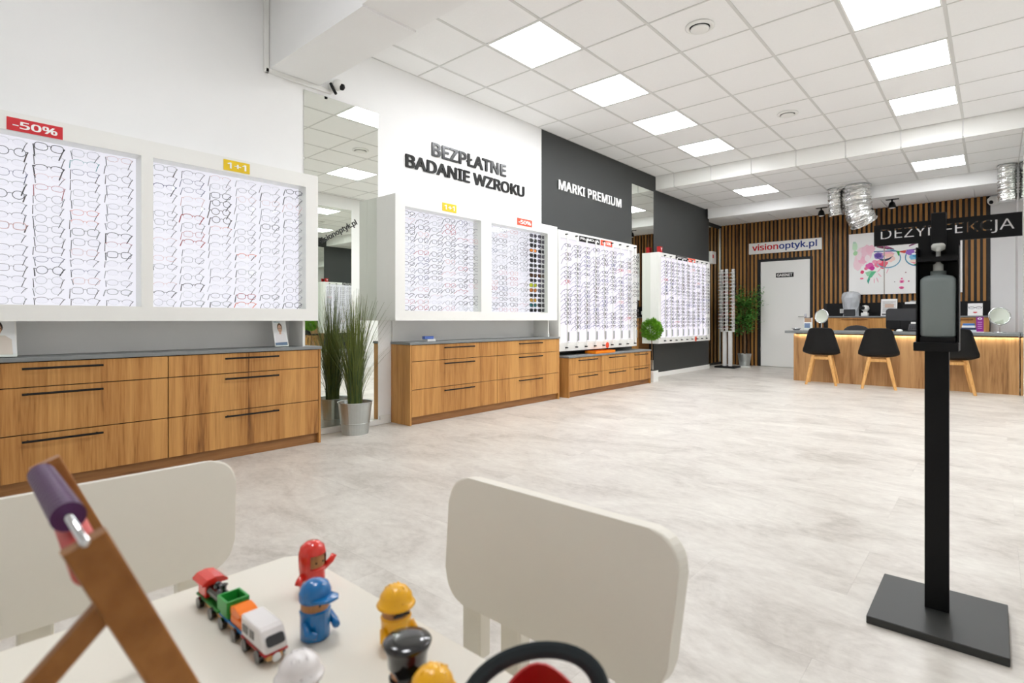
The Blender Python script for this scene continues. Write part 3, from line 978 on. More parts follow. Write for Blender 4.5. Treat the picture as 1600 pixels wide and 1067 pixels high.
# spectacle stand
t = thing('spectacle_stand', (-4.0, 10.62, 0), 'tall white slatted spectacle stand before the slatted wall', 'display stand')
sx0, sy0 = -4.0, 10.62
obj('base_plate', bx(sx0 - .2, sx0 + .2, sy0 - .17, sy0 + .17, 0, .03, bev=.006), M_BLACKPL, t)
obj('base_cover', bx(sx0 - .26, sx0 + .34, sy0 + .175, sy0 + .34, 0, .02, bev=.004), M_WHITE, t)
for dx in (-.055, .055):
    obj('post', bx(sx0 + dx - .032, sx0 + dx + .032, sy0 - .03, sy0 + .03, .03, .72, bev=.003), M_WHITE, t)
for k, (dx, dy) in enumerate(((-.115, .02), (-.005, -.03), (.105, .02))):
    col = obj('slotted_column', bx(sx0 + dx - .026, sx0 + dx + .026, sy0 + dy - .015, sy0 + dy + .015, .7, 1.93, bev=.003), M_WHITE, t)
    for r_ in range(17):
        z = .76 + r_ * .068
        bm = BM()
        prism(bm, [(-.045, 0), (.045, 0), (.045, .008), (.008, .012), (0, .03), (-.008, .012), (-.045, .008)], (sx0 + dx, sy0 + dy - .016, z), (1, 0, 0), ZU, (0, -1, 0), .05)
        obj('holder', bm, M_WHITE, col)
        mass_add((sx0 + dx, sy0 + dy - .05, z + .02), 'cat', rng.choice(['black', 'black', 'dark brown', 'navy blue', 'red']), True, 2, -PI / 2, 0)
me = bpy.data.meshes.new('eyeglasses_mass')
me.from_pydata(MASS_V, [], MASS_F)
for c in MASS_COL: me.materials.append(GM[c])
me.polygons.foreach_set('material_index', MASS_M)
tag(put(bpy.data.objects.new('eyeglasses_on_racks', me)), 'hundreds of small spectacles hung on the rod racks and the stand', 'eyeglasses', kind='stuff')

# ------------------------------------------------------------------ things on the cabinets
def easel(label, x, y, z, w_, h_, shapes, lean=.06, name='brochure_stand', rz=0.0):
    t = thing(name, (x, y, z), label, 'leaflet stand')
    bm = BM()
    prism(bm, [(-w_ / 2, 0), (w_ / 2, 0), (w_ / 2, h_), (-w_ / 2, h_)], (x, y, z + .004), (0, 1, 0), Vector((-lean, 0, h_)).normalized(), Vector((h_, 0, lean)).normalized(), .004)
    card = obj('card', bm, M_PWHITE, t)
    o = Vector((x, y, z + .004)) + Vector((h_, 0, lean)).normalized() * .004
    decal('print', card, shapes, o, (0, 1, 0), Vector((-lean, 0, h_)).normalized())
    bm = bx(x - .035, x + .02, y - w_ / 2, y + w_ / 2, z, z + .004)
    box(bm, x + .016, x + .02, y - w_ / 2, y + w_ / 2, z + .004, z + .022)
    box(bm, x - .035, x - .032, y + w_ / 2 - .004, y + w_ / 2 + .008, z + .004, z + h_ * .4)
    obj('acrylic_foot', bm, M_GLASS, t)
    return t
def portrait(w_, h_, hair, skin, top, low=None):
    s = [((244, 246, 247), [(-w_ * .46, h_ * .03), (w_ * .46, h_ * .03), (w_ * .46, h_ * .97), (-w_ * .46, h_ * .97)])]
    s += [(top, [(-w_ * .4, h_ * .05), (w_ * .4, h_ * .05), (w_ * .38, h_ * .42), (w_ * .22, h_ * .52), (-w_ * .2, h_ * .52), (-w_ * .38, h_ * .42)])]
    if low: s += [(low, [(-w_ * .44, h_ * .04), (w_ * .44, h_ * .04), (w_ * .44, h_ * .16), (-w_ * .44, h_ * .14)])]
    s += [(skin, [(-w_ * .07, h_ * .46), (w_ * .07, h_ * .46), (w_ * .07, h_ * .6), (-w_ * .07, h_ * .6)])]
    s += [(hair, oval(w_ * .36, h_ * .34, 18, 0, h_ * .72)), (skin, oval(w_ * .3, h_ * .3, 18, 0, h_ * .67))]
    for a in (-1, 1):
        s += [((40, 36, 36), oval(w_ * .11, h_ * .05, 12, a * w_ * .075, h_ * .69)), ((226, 200, 184), oval(w_ * .08, h_ * .034, 12, a * w_ * .075, h_ * .69))]
    s += [((176, 96, 88), oval(w_ * .1, h_ * .02, 10, 0, h_ * .585))]
    s += [((90, 170, 190), [(-w_ * .4, h_ * .92), (w_ * .05, h_ * .92), (w_ * .05, h_ * .935), (-w_ * .4, h_ * .935)])]
    return s
easel('white leaflet with a dark-haired face at the left edge of the photo', -4.0, .345, .738, .165, .225, portrait(.165, .225, (44, 34, 30), (206, 160, 130), (224, 214, 202)))
easel('white leaflet with a man in white shirt at the cabinet end', -4.02, 1.862, .738, .1, .2, portrait(.1, .2, (120, 96, 76), (226, 186, 160), (238, 236, 238), (96, 124, 156)))
easel('white leaflet leaning at the far end of the second cabinet', -4.07, 5.06, .738, .09, .17, portrait(.09, .17, (90, 70, 60), (224, 184, 160), (240, 230, 236), (58, 118, 138)), lean=.05)
t = thing('card_box', (-4.05, 3.262, .738), 'small blue and white card box on the second cabinet', 'box')
obj('tray', bx(-4.09, -4.01, 3.215, 3.315, .738, .758, bev=.003), M_WHITE, t)
obj('cards', bx(-4.08, -4.04, 3.206, 3.312, .758, .785, bev=.002), mat('periwinkle_card', (92, 124, 206), .5), t)
t = thing('orange_tray', (-3.97, 6.06, .5), 'flat orange tray on the low oak cabinet', 'tray')
obj('tray_base', bx(-4.06, -3.89, 5.83, 6.30, .5, .51, bev=.003), M_ORANGE, t)
bm = bx(-4.06, -4.05, 5.83, 6.30, .51, .535)
box(bm, -3.90, -3.89, 5.83, 6.30, .51, .535); box(bm, -4.05, -3.90, 5.83, 5.84, .51, .535); box(bm, -4.05, -3.90, 6.29, 6.30, .51, .535)
obj('tray_rim', bm, M_ORANGE, t)

# security camera on the wall by the beam
t = thing('security_camera', (-4.17, 2.36, 2.83), 'white dome security camera under the boxed beam', 'camera')
obj('wall_mount', tb([(W + .001, 2.38, 2.885), (W + .03, 2.38, 2.885)], .045, 20), M_WHITE, t)
obj('dome', lt((-4.145, 2.39, 2.885), [(0, -.045), (.025, -.04), (.043, -.018), (.047, .005), (.04, .028), (.022, .043), (0, .047)], 20), M_WHITE, t, smooth=True)
obj('lens', lt((-4.115, 2.405, 2.868), [(0, -.028), (.016, -.024), (.026, -.004), (.022, .016), (0, .026)], 16), M_BLACKPL, t, smooth=True)
obj('bracket', tb([(-4.17, 2.335, 2.89), (-4.155, 2.345, 2.85), (-4.13, 2.36, 2.80)], .012, 8), M_BLACKPL, t)
t = thing('security_camera', (0.0, YB, 2.78), 'white dome security camera at the end of the slatted wall', 'camera')
obj('wall_mount', tb([(-.0, YB - .001, 2.83), (-.0, YB - .06, 2.83)], .07, 18), M_WHITE, t)
obj('dome', lt((-.03, YB - .12, 2.83), [(0, -.075), (.045, -.062), (.072, -.02), (.07, .03), (.04, .064), (0, .075)], 18), M_WHITE, t, smooth=True)
obj('lens', lt((-.05, YB - .175, 2.80), [(0, -.03), (.02, -.024), (.03, 0), (.02, .024), (0, .03)], 12), M_BLACKPL, t, smooth=True)

# ------------------------------------------------------------------ ducts and spot lights
def duct(label, path, rad, seed, name='foil_duct'):
    rr = random.Random(seed)
    t = thing(name, path[-1], label, 'duct', 'silver foil ducts')
    pts, rs = [], []
    N = 40
    for i in range(N + 1):
        f = i / N * (len(path) - 1)
        k = min(int(f), len(path) - 2)
        p = Vector(path[k]).lerp(Vector(path[k + 1]), f - k)
        pts.append(p)
        rs.append(rad * (1 + .05 * math.sin(i * 1.9) + rr.uniform(-.05, .05)))
    bm = tb(pts, rs, 22)
    for v in bm.verts:
        v.co += Vector((rr.uniform(-1, 1), rr.uniform(-1, 1), rr.uniform(-1, 1))) * rad * .028
    obj('foil_hose', bm, M_FOIL, t)
    obj('clamp_ring', tb([Vector(path[0]) + Vector((0, 0, -.015)), Vector(path[0]) + Vector((0, 0, .0))], rad * 1.08, 22), M_ZINC, t)
    return t
duct('fat silver foil duct hanging over the picture wall', [(-1.66, 9.84, 3.045), (-1.66, 9.84, 2.8), (-1.63, 9.86, 2.6), (-1.58, 9.93, 2.47)], .19, 3)
duct('narrow silver foil duct just left of the fat one', [(-1.965, 9.86, 3.045), (-1.965, 9.86, 2.8), (-1.95, 9.88, 2.62)], .105, 5)
duct('silver foil duct hanging at the right edge of the photo', [(.12, 9.84, 3.045), (.12, 9.84, 2.8), (.125, 9.84, 2.56)], .1, 9)
def spot(x, y, label):
    t = thing('spot_light', (x, y, ZB - .16), label, 'spot light', 'black ceiling spot lights')
    obj('canopy', bx(x - .09, x + .09, y - .05, y + .05, ZB - .035, ZB - .001, bev=.006), M_BLACKPL, t)
    obj('stem', tb([(x, y, ZB - .03), (x, y, ZB - .08)], .012, 8), M_BLACKPL, t)
    obj('lamp_head', lt((x, y, ZB - .17), [(.0, .0), (.05, .0), (.055, .02), (.04, .08), (.02, .1), (0, .1)], 18), M_BLACKPL, t, smooth=True)
    obj('bulb', lt((x, y, ZB - .172), [(0, -.012), (.025, -.008), (.042, .0), (.04, .012), (0, .014)], 14), M_WHITE, t, smooth=True)
spot(-2.32, 10.55, 'black ceiling spot light left of the fat silver duct')
spot(-1.28, 10.55, 'black ceiling spot light right of the fat silver duct')

# ------------------------------------------------------------------ the picture of a face with glasses
t = thing('canvas_picture', (-1.23, YB - .06, 1.393), 'three-part white canvas of a watercolour face wearing round glasses', 'picture')
XL, XM, XN, XE = -2.045, -1.502, -.965, -.412
ZB0, ZT0 = 1.393, 2.50
panels = []
for (a, b_) in ((XL, XM), (XM + .01, XN), (XN + .01, XE)):
    panels.append(obj('canvas_panel', bx(a, b_, YB - .075, YB - .046, ZB0, ZT0, bev=.002), M_PWHITE, t))
def S(px, py):          # picture units: 0..1149 x 0..1067 of a study -> metres on the canvas
    return ((px - 60) / 890.0 * 1.045, (1000 - py) / 770.0 * 1.09)
def poly(pts): return [S(*p) for p in pts]
def blob(px, py, w_, h_, n=12, sd=0, rot=0.0, j=.12):
    rr = random.Random(sd + px * 7 + py)
    out = []
    for k in range(n):
        a = 2 * PI * k / n
        q = 1 + rr.uniform(-j, j)
        x_, y_ = w_ / 2 * math.cos(a) * q, h_ / 2 * math.sin(a) * q
        out.append(S(px + x_ * math.cos(rot) - y_ * math.sin(rot), py + x_ * math.sin(rot) + y_ * math.cos(rot)))
    return out
def band(c, w_, h_, a0, a1, th, n=18):
    cx, cy = c
    o_ = [(cx + w_ / 2 * math.cos(R(a0 + (a1 - a0) * k / n)), cy + h_ / 2 * math.sin(R(a0 + (a1 - a0) * k / n))) for k in range(n + 1)]
    i_ = [(cx + (w_ / 2 - th) * math.cos(R(a0 + (a1 - a0) * k / n)), cy + (h_ / 2 - th) * math.sin(R(a0 + (a1 - a0) * k / n))) for k in range(n + 1)]
    return [poly([o_[k], o_[k + 1], i_[k + 1], i_[k]]) for k in range(n)]
shp = []
def add(c, p): shp.append((c, p))
for k, (x_, y_, w_, h_, c) in enumerate(((230, 520, 170, 230, (250, 222, 230)), (300, 470, 160, 190, (247, 206, 220)), (180, 600, 110, 190, (249, 218, 226)), (350, 430, 120, 110, (246, 196, 212)),
        (250, 560, 120, 100, (244, 186, 206)), (200, 500, 70, 120, (250, 230, 236)), (310, 540, 70, 90, (252, 236, 240)))): add(c, blob(x_, y_, w_, h_, 16, k))
for k, (x_, y_, w_, h_, c) in enumerate(((140, 380, 70, 120, (202, 234, 202)), (150, 465, 60, 60, (176, 222, 170)), (135, 330, 40, 30, (190, 220, 200)))): add(c, blob(x_, y_, w_, h_, 12, k))
for k, (x_, y_, w_, h_, c) in enumerate(((440, 620, 90, 90, (242, 130, 160)), (510, 630, 100, 100, (236, 74, 104)), (340, 640, 110, 80, (226, 90, 170)), (370, 670, 70, 56, (206, 40, 150)), (290, 670, 50, 40, (232, 110, 150)),
        (550, 600, 60, 80, (240, 110, 130)), (470, 590, 60, 50, (250, 170, 190)), (240, 712, 50, 46, (224, 60, 110)), (235, 795, 50, 24, (240, 130, 160)), (400, 590, 60, 50, (246, 160, 190)))): add(c, blob(x_, y_, w_, h_, 12, k + 20))
add((150, 214, 170), poly([(280, 720), (350, 700), (430, 712), (380, 760), (310, 770)]))
add((90, 190, 140), poly([(360, 715), (425, 712), (370, 780), (335, 800), (322, 870), (305, 830), (320, 785)]))
add((44, 160, 140), poly([(330, 795), (345, 800), (322, 870), (306, 828)]))
for k, (x_, y_) in enumerate(((470, 760), (440, 820), (400, 830), (570, 710), (460, 700))): add((244, 190, 204), blob(x_, y_, 14, 70, 8, k, .4 * (k - 2)))
# left eye
add((150, 120, 196), blob(460, 520, 130, 90, 14, 3)); add((90, 60, 150), blob(450, 515, 90, 60, 14, 4)); add((240, 180, 200), blob(575, 500, 150, 60, 14, 5)); add((250, 214, 206), blob(600, 560, 130, 90, 14, 6))
add((244, 200, 190), blob(590, 520, 110, 40, 12, 7))
add((26, 60, 92), poly([(440, 545), (480, 560), (540, 565), (590, 552), (640, 530), (600, 570), (550, 590), (490, 582)]))
add((120, 40, 80), poly([(425, 380), (500, 395), (580, 410), (655, 445), (650, 455), (560, 440), (480, 425), (430, 410)]))
add((176, 110, 150), poly([(500, 395), (560, 400), (620, 425), (560, 425)]))
add((130, 60, 110), poly([(835, 415), (880, 395), (950, 375), (1010, 350), (1010, 372), (930, 400), (835, 430)]))
# glasses
for p_ in band((575, 560), 330, 240, -95, 150, 12): add((140, 200, 214), p_)
for p_ in band((575, 560), 312, 224, -80, 130, 6): add((52, 110, 160), p_)
for p_ in band((930, 560), 290, 220, 40, 215, 12): add((70, 120, 170), p_)
for p_ in band((930, 560), 270, 200, 60, 200, 6): add((120, 200, 200), p_)
add((80, 110, 160), poly([(395, 455), (520, 458), (650, 462), (690, 470), (690, 482), (640, 476), (500, 470), (395, 470)]))
add((40, 160, 60), poly([(680, 470), (725, 475), (712, 540), (700, 520)])); add((210, 60, 40), poly([(725, 475), (800, 470), (806, 500), (780, 505), (725, 490)])); add((110, 80, 130), poly([(800, 468), (960, 455), (1080, 450), (1080, 462), (960, 470), (810, 484)]))
# right eye
add((150, 100, 200), blob(850, 500, 110, 70, 14, 8)); add((120, 190, 224), blob(920, 560, 170, 90, 14, 9)); add((60, 150, 200), blob(925, 540, 100, 60, 14, 10)); add((250, 252, 255), blob(900, 520, 60, 24, 10, 11)); add((24, 34, 60), blob(945, 505, 70, 34, 12, 12))
add((250, 226, 214), blob(900, 610, 120, 40, 12, 13)); add((236, 80, 120), poly([(850, 620), (930, 630), (900, 640)])); add((50, 140, 60), poly([(890, 650), (960, 625), (960, 665), (920, 662)]))
# nose, lips
add((240, 150, 190), blob(748, 850, 60, 40, 10, 14)); add((206, 50, 130), blob(748, 855, 34, 20, 10, 15)); add((226, 60, 140), blob(748, 814, 30, 14, 8, 16)); add((236, 120, 170), blob(745, 925, 62, 34, 10, 17)); add((200, 40, 120), blob(746, 932, 44, 16, 10, 18))
add((190, 60, 120), blob(833, 850, 20, 18, 8, 19)); add((150, 90, 100), blob(797, 742, 18, 12, 8, 20)); add((120, 110, 110), blob(660, 852, 12, 12, 8, 21))
# third panel flowers
for k, (x_, y_, w_, h_, c) in enumerate(((1150, 560, 130, 160, (246, 196, 212)), (1250, 480, 120, 200, (250, 214, 226)), (1180, 660, 100, 90, (232, 100, 160)), (1260, 700, 80, 120, (150, 214, 170)), (1120, 500, 90, 60, (150, 120, 196)))): add(c, blob(x_, y_, w_, h_, 14, k + 40))
def clip_x(poly_, xa, xb):
    def cut(p, x_, keep_gt):
        out = []
        for k in range(len(p)):
            a, b_ = p[k], p[(k + 1) % len(p)]
            ia = (a[0] >= x_) == keep_gt or a[0] == x_
            ib = (b_[0] >= x_) == keep_gt or b_[0] == x_
            if ia: out.append(a)
            if ia != ib and abs(b_[0] - a[0]) > 1e-9:
                f = (x_ - a[0]) / (b_[0] - a[0])
                out.append((x_, a[1] + (b_[1] - a[1]) * f))
        return out
    p = cut(poly_, xa, True)
    return cut(p, xb, False) if len(p) > 2 else []
for pn, (a, b_) in zip(panels, ((XL, XM), (XM + .01, XN), (XN + .01, XE))):
    ss = []
    for c, p_ in shp:
        q_ = clip_x(p_, a - XL + .003, b_ - XL - .003)
        if len(q_) > 2: ss.append((c, q_))
    dm = decal('painted_motif', pn, ss, (XL, YB - .0752, ZB0), (1, 0, 0), (0, 0, 1), step=.00004)
    dm['kind'] = 'stuff'

# ------------------------------------------------------------------ back counter and its things
YK = 10.9
t = thing('back_counter', (-1.18, 11.17, 0), 'oak back counter with drawers under the picture', 'cabinet')
obj('body', bx(-2.29, -.07, YK + .02, YB - .05, 0.06, .975), M_OAKPLINTH, t)
obj('plinth', bx(-2.27, -.09, YK + .05, YB - .05, 0, .06), M_OAKPLINTH, t)
cx = [-2.29, -1.46, -.86, -.07]
for k in range(3):
    for (za, zb_) in ((.07, .52), (.525, .972)):
        dr = obj('drawer', bx(cx[k] + .002, cx[k + 1] - .002, YK, YK + .019, za, zb_, bev=.001), M_OAK, t)
        mid = (cx[k] + cx[k + 1]) / 2
        obj('handle', bx(mid - .2, mid + .2, YK - .02, YK - .0005, zb_ - .03, zb_ - .018, bev=.002), M_OAKPLINTH, dr)
obj('worktop', bx(-2.31, -.055, YK - .015, YB - .05, .976, 1.002, bev=.002), M_STONE, t)
ZK = 1.0025
YI = 11.15
# covered device
t = thing('covered_device', (-1.97, YI, ZK), 'device under a crumpled translucent bag on the back counter', 'device')
rr = random.Random(5)
bm = lt((-1.97, YI, ZK), [(.0, .0), (.13, .0), (.115, .08), (.12, .16), (.14, .25), (.15, .33), (.14, .39), (.11, .425), (.04, .44), (0, .435)], 20)
for v in bm.verts: v.co += Vector((rr.uniform(-1, 1), rr.uniform(-1, 1), rr.uniform(-.6, .6))) * .01 if v.co.z > ZK + .01 else Vector((0, 0, 0))
obj('bag', bm, M_BAG, t)
obj('dark_base', bx(-2.06, -1.88, YI - .16, YI - .12, ZK, ZK + .12, bev=.01), M_DARKFAB, t)
t = thing('lens_meter', (-1.755, YI, ZK), 'small white measuring device with black eyepiece on the back counter', 'device')
obj('foot', bx(-1.81, -1.70, YI - .06, YI + .06, ZK, ZK + .06, bev=.01, seg=2), M_WHITE, t)
obj('head', lt((-1.75, YI, ZK + .06), [(0.03, 0), (.035, .03), (.06, .05), (.065, .08), (.05, .12), (0, .135)], 18), M_WHITE, t, smooth=True)
obj('eyepiece', tb([(-1.775, YI - .04, ZK + .145), (-1.79, YI - .1, ZK + .145)], .033, 14), M_BLACKPL, t)
t = thing('socket_plate', (-2.15, YB - .03, 1.06), 'white double socket plate on the black splashback', 'socket')
obj('plate', bx(-2.2, -2.07, YB - .038, YB - .0302, 1.06, 1.14, bev=.003), M_WHITE, t)
for a in (-2.165, -2.105): obj('socket_well', tb([(a, YB - .0385, 1.1), (a, YB - .042, 1.1)], .022, 14), M_TEE, t)
def card_back(label, x, y, z, w_, h_, shapes, cat='card', lean=.06):
    t = thing('display_card', (x, y, z), label, cat)
    v = Vector((0, lean, h_)).normalized(); n_ = Vector((1, 0, 0)).cross(v)
    bm = BM()
    prism(bm, [(-w_ / 2, 0), (w_ / 2, 0), (w_ / 2, h_), (-w_ / 2, h_)], (x, y, z), (1, 0, 0), v, n_, .006)
    c = obj('board', bm, M_PWHITE, t)
    decal('print', c, shapes, Vector((x, y, z)) + n_ * .006, (1, 0, 0), v)
    bm = BM()
    prism(bm, [(-.02, 0), (.02, 0), (.02, h_ * .6), (-.02, h_ * .6)], (x, y + .10, z), (1, 0, 0), Vector((0, -.06, h_ * .75)).normalized(), (0, 1, 0), .003)
    obj('prop', bm, M_WHITE, t)
    return t
ss = [((225, 224, 222), [(-.105, .03), (.105, .03), (.105, .27), (-.105, .27)])]
for k in range(11): ss.append(((150, 150, 152) if k > 6 else (186, 182, 178), [(-.09, .245 - k * .017), (.09 - (k % 3) * .03, .245 - k * .017), (.09 - (k % 3) * .03, .252 - k * .017), (-.09, .252 - k * .017)]))
ss += [((206, 178, 160), [(-.06, .15), (.07, .15), (.07, .21), (-.06, .21)]), ((88, 86, 86), [(-.1, .012), (.1, .012), (.1, .04), (-.1, .04)])]
card_back('framed white notice with fine print on the back counter', -1.40, YI, ZK, .235, .30, ss, 'notice')
ss = []
for a in (-1, 1):
    ss += [((40, 34, 34), oval(.078, .04, 16, a * .045, .13)), ((244, 244, 244), oval(.066, .028, 16, a * .045, .128)), ((40, 34, 34), [(a * .08, .14), (a * .1, .155), (a * .08, .147)])]
ss += [((40, 34, 34), [(-.012, .13), (.012, .13), (.012, .138), (-.012, .138)]), ((214, 50, 50), [(-.032, .052), (0, .04), (.032, .052), (.012, .064), (0, .06), (-.012, .064)])]
card_back('white card with black glasses and red lips on the back counter', -.245, YI, ZK, .185, .205, ss)
t = thing('paper_tray', (-1.06, 11.2, ZK), 'white paper tray on a black organiser on the back counter', 'tray')
obj('organiser', bx(-1.2, -.88, 11.08, 11.36, ZK, ZK + .2, bev=.006), M_BLACKPL, t)
obj('paper_stack', bx(-1.16, -.9, 11.06, 11.34, ZK + .2005, ZK + .235, bev=.002), M_PWHITE, t)
obj('pen_dish', bx(-1.1, -.96, 11.12, 11.24, ZK + .2355, ZK + .26, bev=.008), M_CHROME, t)

# ------------------------------------------------------------------ reception desk
YD = 9.07
t = thing('reception_desk', (-1.07, 9.4, 0), 'long oak reception desk with stone top and light strip', 'desk')
px = [-2.384, -1.45, -.52, XP - .012]
for k in range(3):
    obj('front_panel', bx(px[k] + .001, px[k + 1] - .001, YD, YD + .02, 0.0, .715), M_DESKOAK, t)
obj('end_panel', bx(-2.384, -2.364, YD + .021, 9.72, 0.0, .727), M_DESKOAK, t)
obj('back_frame', bx(-2.36, XP - .012, YD + .35, YD + .37, 0.05, .727), M_DESKOAK, t)
obj('stone_top', bx(-2.47, XP - .01, YD - .16, 9.78, .735, .772, bev=.003), M_STONE, t)
obj('light_strip', bx(-2.36, XP - .02, YD - .034, YD - .014, .7335, .7349), M_STRIP, t)
ZD = .7725
def table_mirror(label, x, y, r_, zc, tilt):
    t = thing('table_mirror', (x, y, ZD), label, 'mirror', 'round table mirrors on the desk')
    obj('base', lt((x, y, ZD), [(0, 0), (.07, 0), (.07, .006), (.02, .012), (0, .013)], 24), M_CHROME, t, smooth=True)
    obj('stem', tb([(x, y, ZD + .01), (x, y, zc - r_)], .006, 8), M_CHROME, t)
    n_ = Vector((math.sin(tilt), -math.cos(tilt), .12)).normalized()
    u_ = Vector((math.cos(tilt), math.sin(tilt), 0)); v_ = n_.cross(u_) * -1
    bm = BM()
    prism(bm, oval(2 * r_, 2 * r_, 32), Vector((x, y, zc)), u_, v_, n_, .006)
    obj('mirror_glass', bm, M_MIRROR, t)
    bm = BM()
    ringtube(bm, [Vector((x, y, zc)) + u_ * p[0] + v_ * p[1] for p in oval(2 * r_ + .01, 2 * r_ + .01, 32)], .009, 8)
    obj('rim', bm, M_CHROME, t, smooth=True)
table_mirror('round tilting mirror at the left end of the desk', -2.037, 9.28, .098, .992, -.35)
table_mirror('round tilting mirror at the right end of the desk', .04, 9.3, .105, .985, .3)
t = thing('leaflet_holder', (-2.227, 9.28, ZD), 'clear leaflet holder with photo leaflets at the left desk end', 'leaflet stand')
obj('leaflets', bx(-2.29, -2.17, 9.28, 9.30, ZD + .01, ZD + .2), M_PWHITE, t)
decal('print', t, [((182, 150, 120), [(-.05, .12), (.05, .12), (.05, .18), (-.05, .18)]), ((120, 140, 180), [(-.05, .03), (.03, .03), (.03, .1), (-.05, .1)]), ((60, 50, 50), [(-.055, .182), (.055, .182), (.055, .19), (-.055, .19)])], (-2.23, 9.279, ZD + .01), (1, 0, 0), (0, 0, 1))
bm = bx(-2.3, -2.16, 9.265, 9.268, ZD, ZD + .09); box(bm, -2.3, -2.16, 9.268, 9.33, ZD, ZD + .004)
obj('clear_pocket', bm, M_GLASS, t)
t = thing('trinket_dish', (-2.39, 9.25, ZD), 'small chrome dish at the left end of the desk', 'dish')
obj('bowl', lt((-2.39, 9.25, ZD), [(0, 0), (.035, 0), (.06, .02), (.07, .035), (.066, .034), (.05, .018), (0, .008)], 20), M_CHROME, t, smooth=True)
obj('coins', lt((-2.39, 9.25, ZD + .009), [(0, .0), (.045, .008), (.045, .014), (0, .016)], 12), M_ZINC, t)
# monitor, keyboard, mouse, card terminal
t = thing('monitor', (-.99, 9.5, ZD), 'black monitor seen from behind on the desk', 'monitor')
bm = BM(); prism(bm, rrect(.5, .31, .045, 6), (-.98, 9.5, ZD + .175), (1, 0, 0), ZU, (0, 1, 0), .035, bev=.008)
obj('housing', bm, M_DARKFAB, t)
obj('stand_block', bx(-1.05, -.91, 9.44, 9.5, ZD + .02, ZD + .16, bev=.01), M_BLACKPL, t)
obj('foot', bx(-1.12, -.84, 9.4, 9.6, ZD, ZD + .02, bev=.006), M_BLACKPL, t)
obj('lower_cover', bx(-1.22, -.74, 9.465, 9.4999, ZD + .03, ZD + .16, bev=.008), M_BLACKPL, t)
bm = lt((-1.03, 9.22, ZD), [(0, .0), (.04, .0), (.042, .012), (.03, .028), (0, .034)], 18, sy=1.5)
tag(obj('computer_mouse', bm, M_WHITE, org=(-1.03, 9.22, ZD), smooth=True), 'white computer mouse on the desk before the monitor', 'mouse')
t = thing('card_terminal', (-.87, 9.25, ZD), 'black card terminal with white receipt on the desk', 'terminal')
bm = BM(); prism(bm, [(0, 0), (.17, 0), (.17, .1), (.13, .11), (0, .03)], (-.93, 9.2, ZD), (0, 1, 0), ZU, (1, 0, 0), .1, bev=.006)
obj('housing', bm, M_DARKFAB, t)
obj('receipt', bx(-.91, -.85, 9.345, 9.36, ZD + .09, ZD + .135), M_PWHITE, t)
for i in range(3):
    for j in range(4):
        obj('key', bx(-.915 + i * .026, -.897 + i * .026, 9.215 + j * .022, 9.229 + j * .022, ZD + .035 + j * .012, ZD + .046 + j * .012), M_BLACKPL, t)
BK = [((210, 216, 224), .0), ((40, 56, 92), .035), ((236, 238, 240), .062), ((58, 110, 178), .09)]
for k, (c, dz) in enumerate(BK):
    h = ((BK[k + 1][1] if k < 3 else .118) - dz)
    t = tag(obj('paper_folder', bx(-.36 + .01 * k, -.19 - .006 * k, 9.22, 9.42, ZD + dz, ZD + dz + h - .001, bev=.002), mat('folder_%d' % k, c, .5), org=(-.27, 9.3, ZD + dz)),
            ['pale grey folder at the bottom of the desk stack', 'dark blue folder second from below in the desk stack', 'white folder third from below in the desk stack', 'bright blue folder on top of the desk stack'][k], 'folder', 'folders stacked on the desk')
t = thing('roll_up_sign', (-.155, 9.26, ZD), 'small purple upright sign on the right part of the desk', 'sign')
obj('foot', bx(-.2, -.11, 9.23, 9.29, ZD, ZD + .01, bev=.003), M_WHITE, t)
obj('panel', bx(-.193, -.117, 9.258, 9.264, ZD + .01, ZD + .205), mat('purple_print', (146, 30, 140), .45), t)
decal('print', t, [((250, 240, 250), oval(.05, .028, 16, 0, .17)), ((146, 30, 140), oval(.02, .016, 12, 0, .17))] + [((226, 170, 224), [(-.022, .12 - k * .026), (.022, .12 - k * .026), (.022, .128 - k * .026), (-.022, .128 - k * .026)]) for k in range(4)], (-.155, 9.2578, ZD + .01), (1, 0, 0), (0, 0, 1))
# office chair behind the desk
t = thing('office_chair', (-1.7, 10.25, 0), 'dark grey office chair just showing over the desk', 'chair')
bm = BM(); prism(bm, oval(.44, .5, 24, p=2.6), (-1.7, 10.03, .60), (1, 0, 0), ZU, (0, 1, 0), .05, bev=.015)
obj('backrest', bm, M_DARKFAB, t)
obj('seat', bx(-1.93, -1.47, 10.1, 10.55, .43, .5, bev=.03, seg=2), M_DARKFAB, t)
obj('column', tb([(-1.7, 10.3, .06), (-1.7, 10.3, .43)], .025, 12), M_BLACKPL, t)
for k in range(5):
    a = 2 * PI * k / 5
    obj('foot_arm', tb([(-1.7, 10.3, .09), (-1.7 + .27 * math.cos(a), 10.3 + .27 * math.sin(a), .05)], .018, 8), M_BLACKPL, t)
    obj('castor', tb([(-1.7 + .27 * math.cos(a) - .012, 10.3 + .27 * math.sin(a), .028), (-1.7 + .27 * math.cos(a) + .012, 10.3 + .27 * math.sin(a), .028)], .028, 12), M_BLACKPL, t)

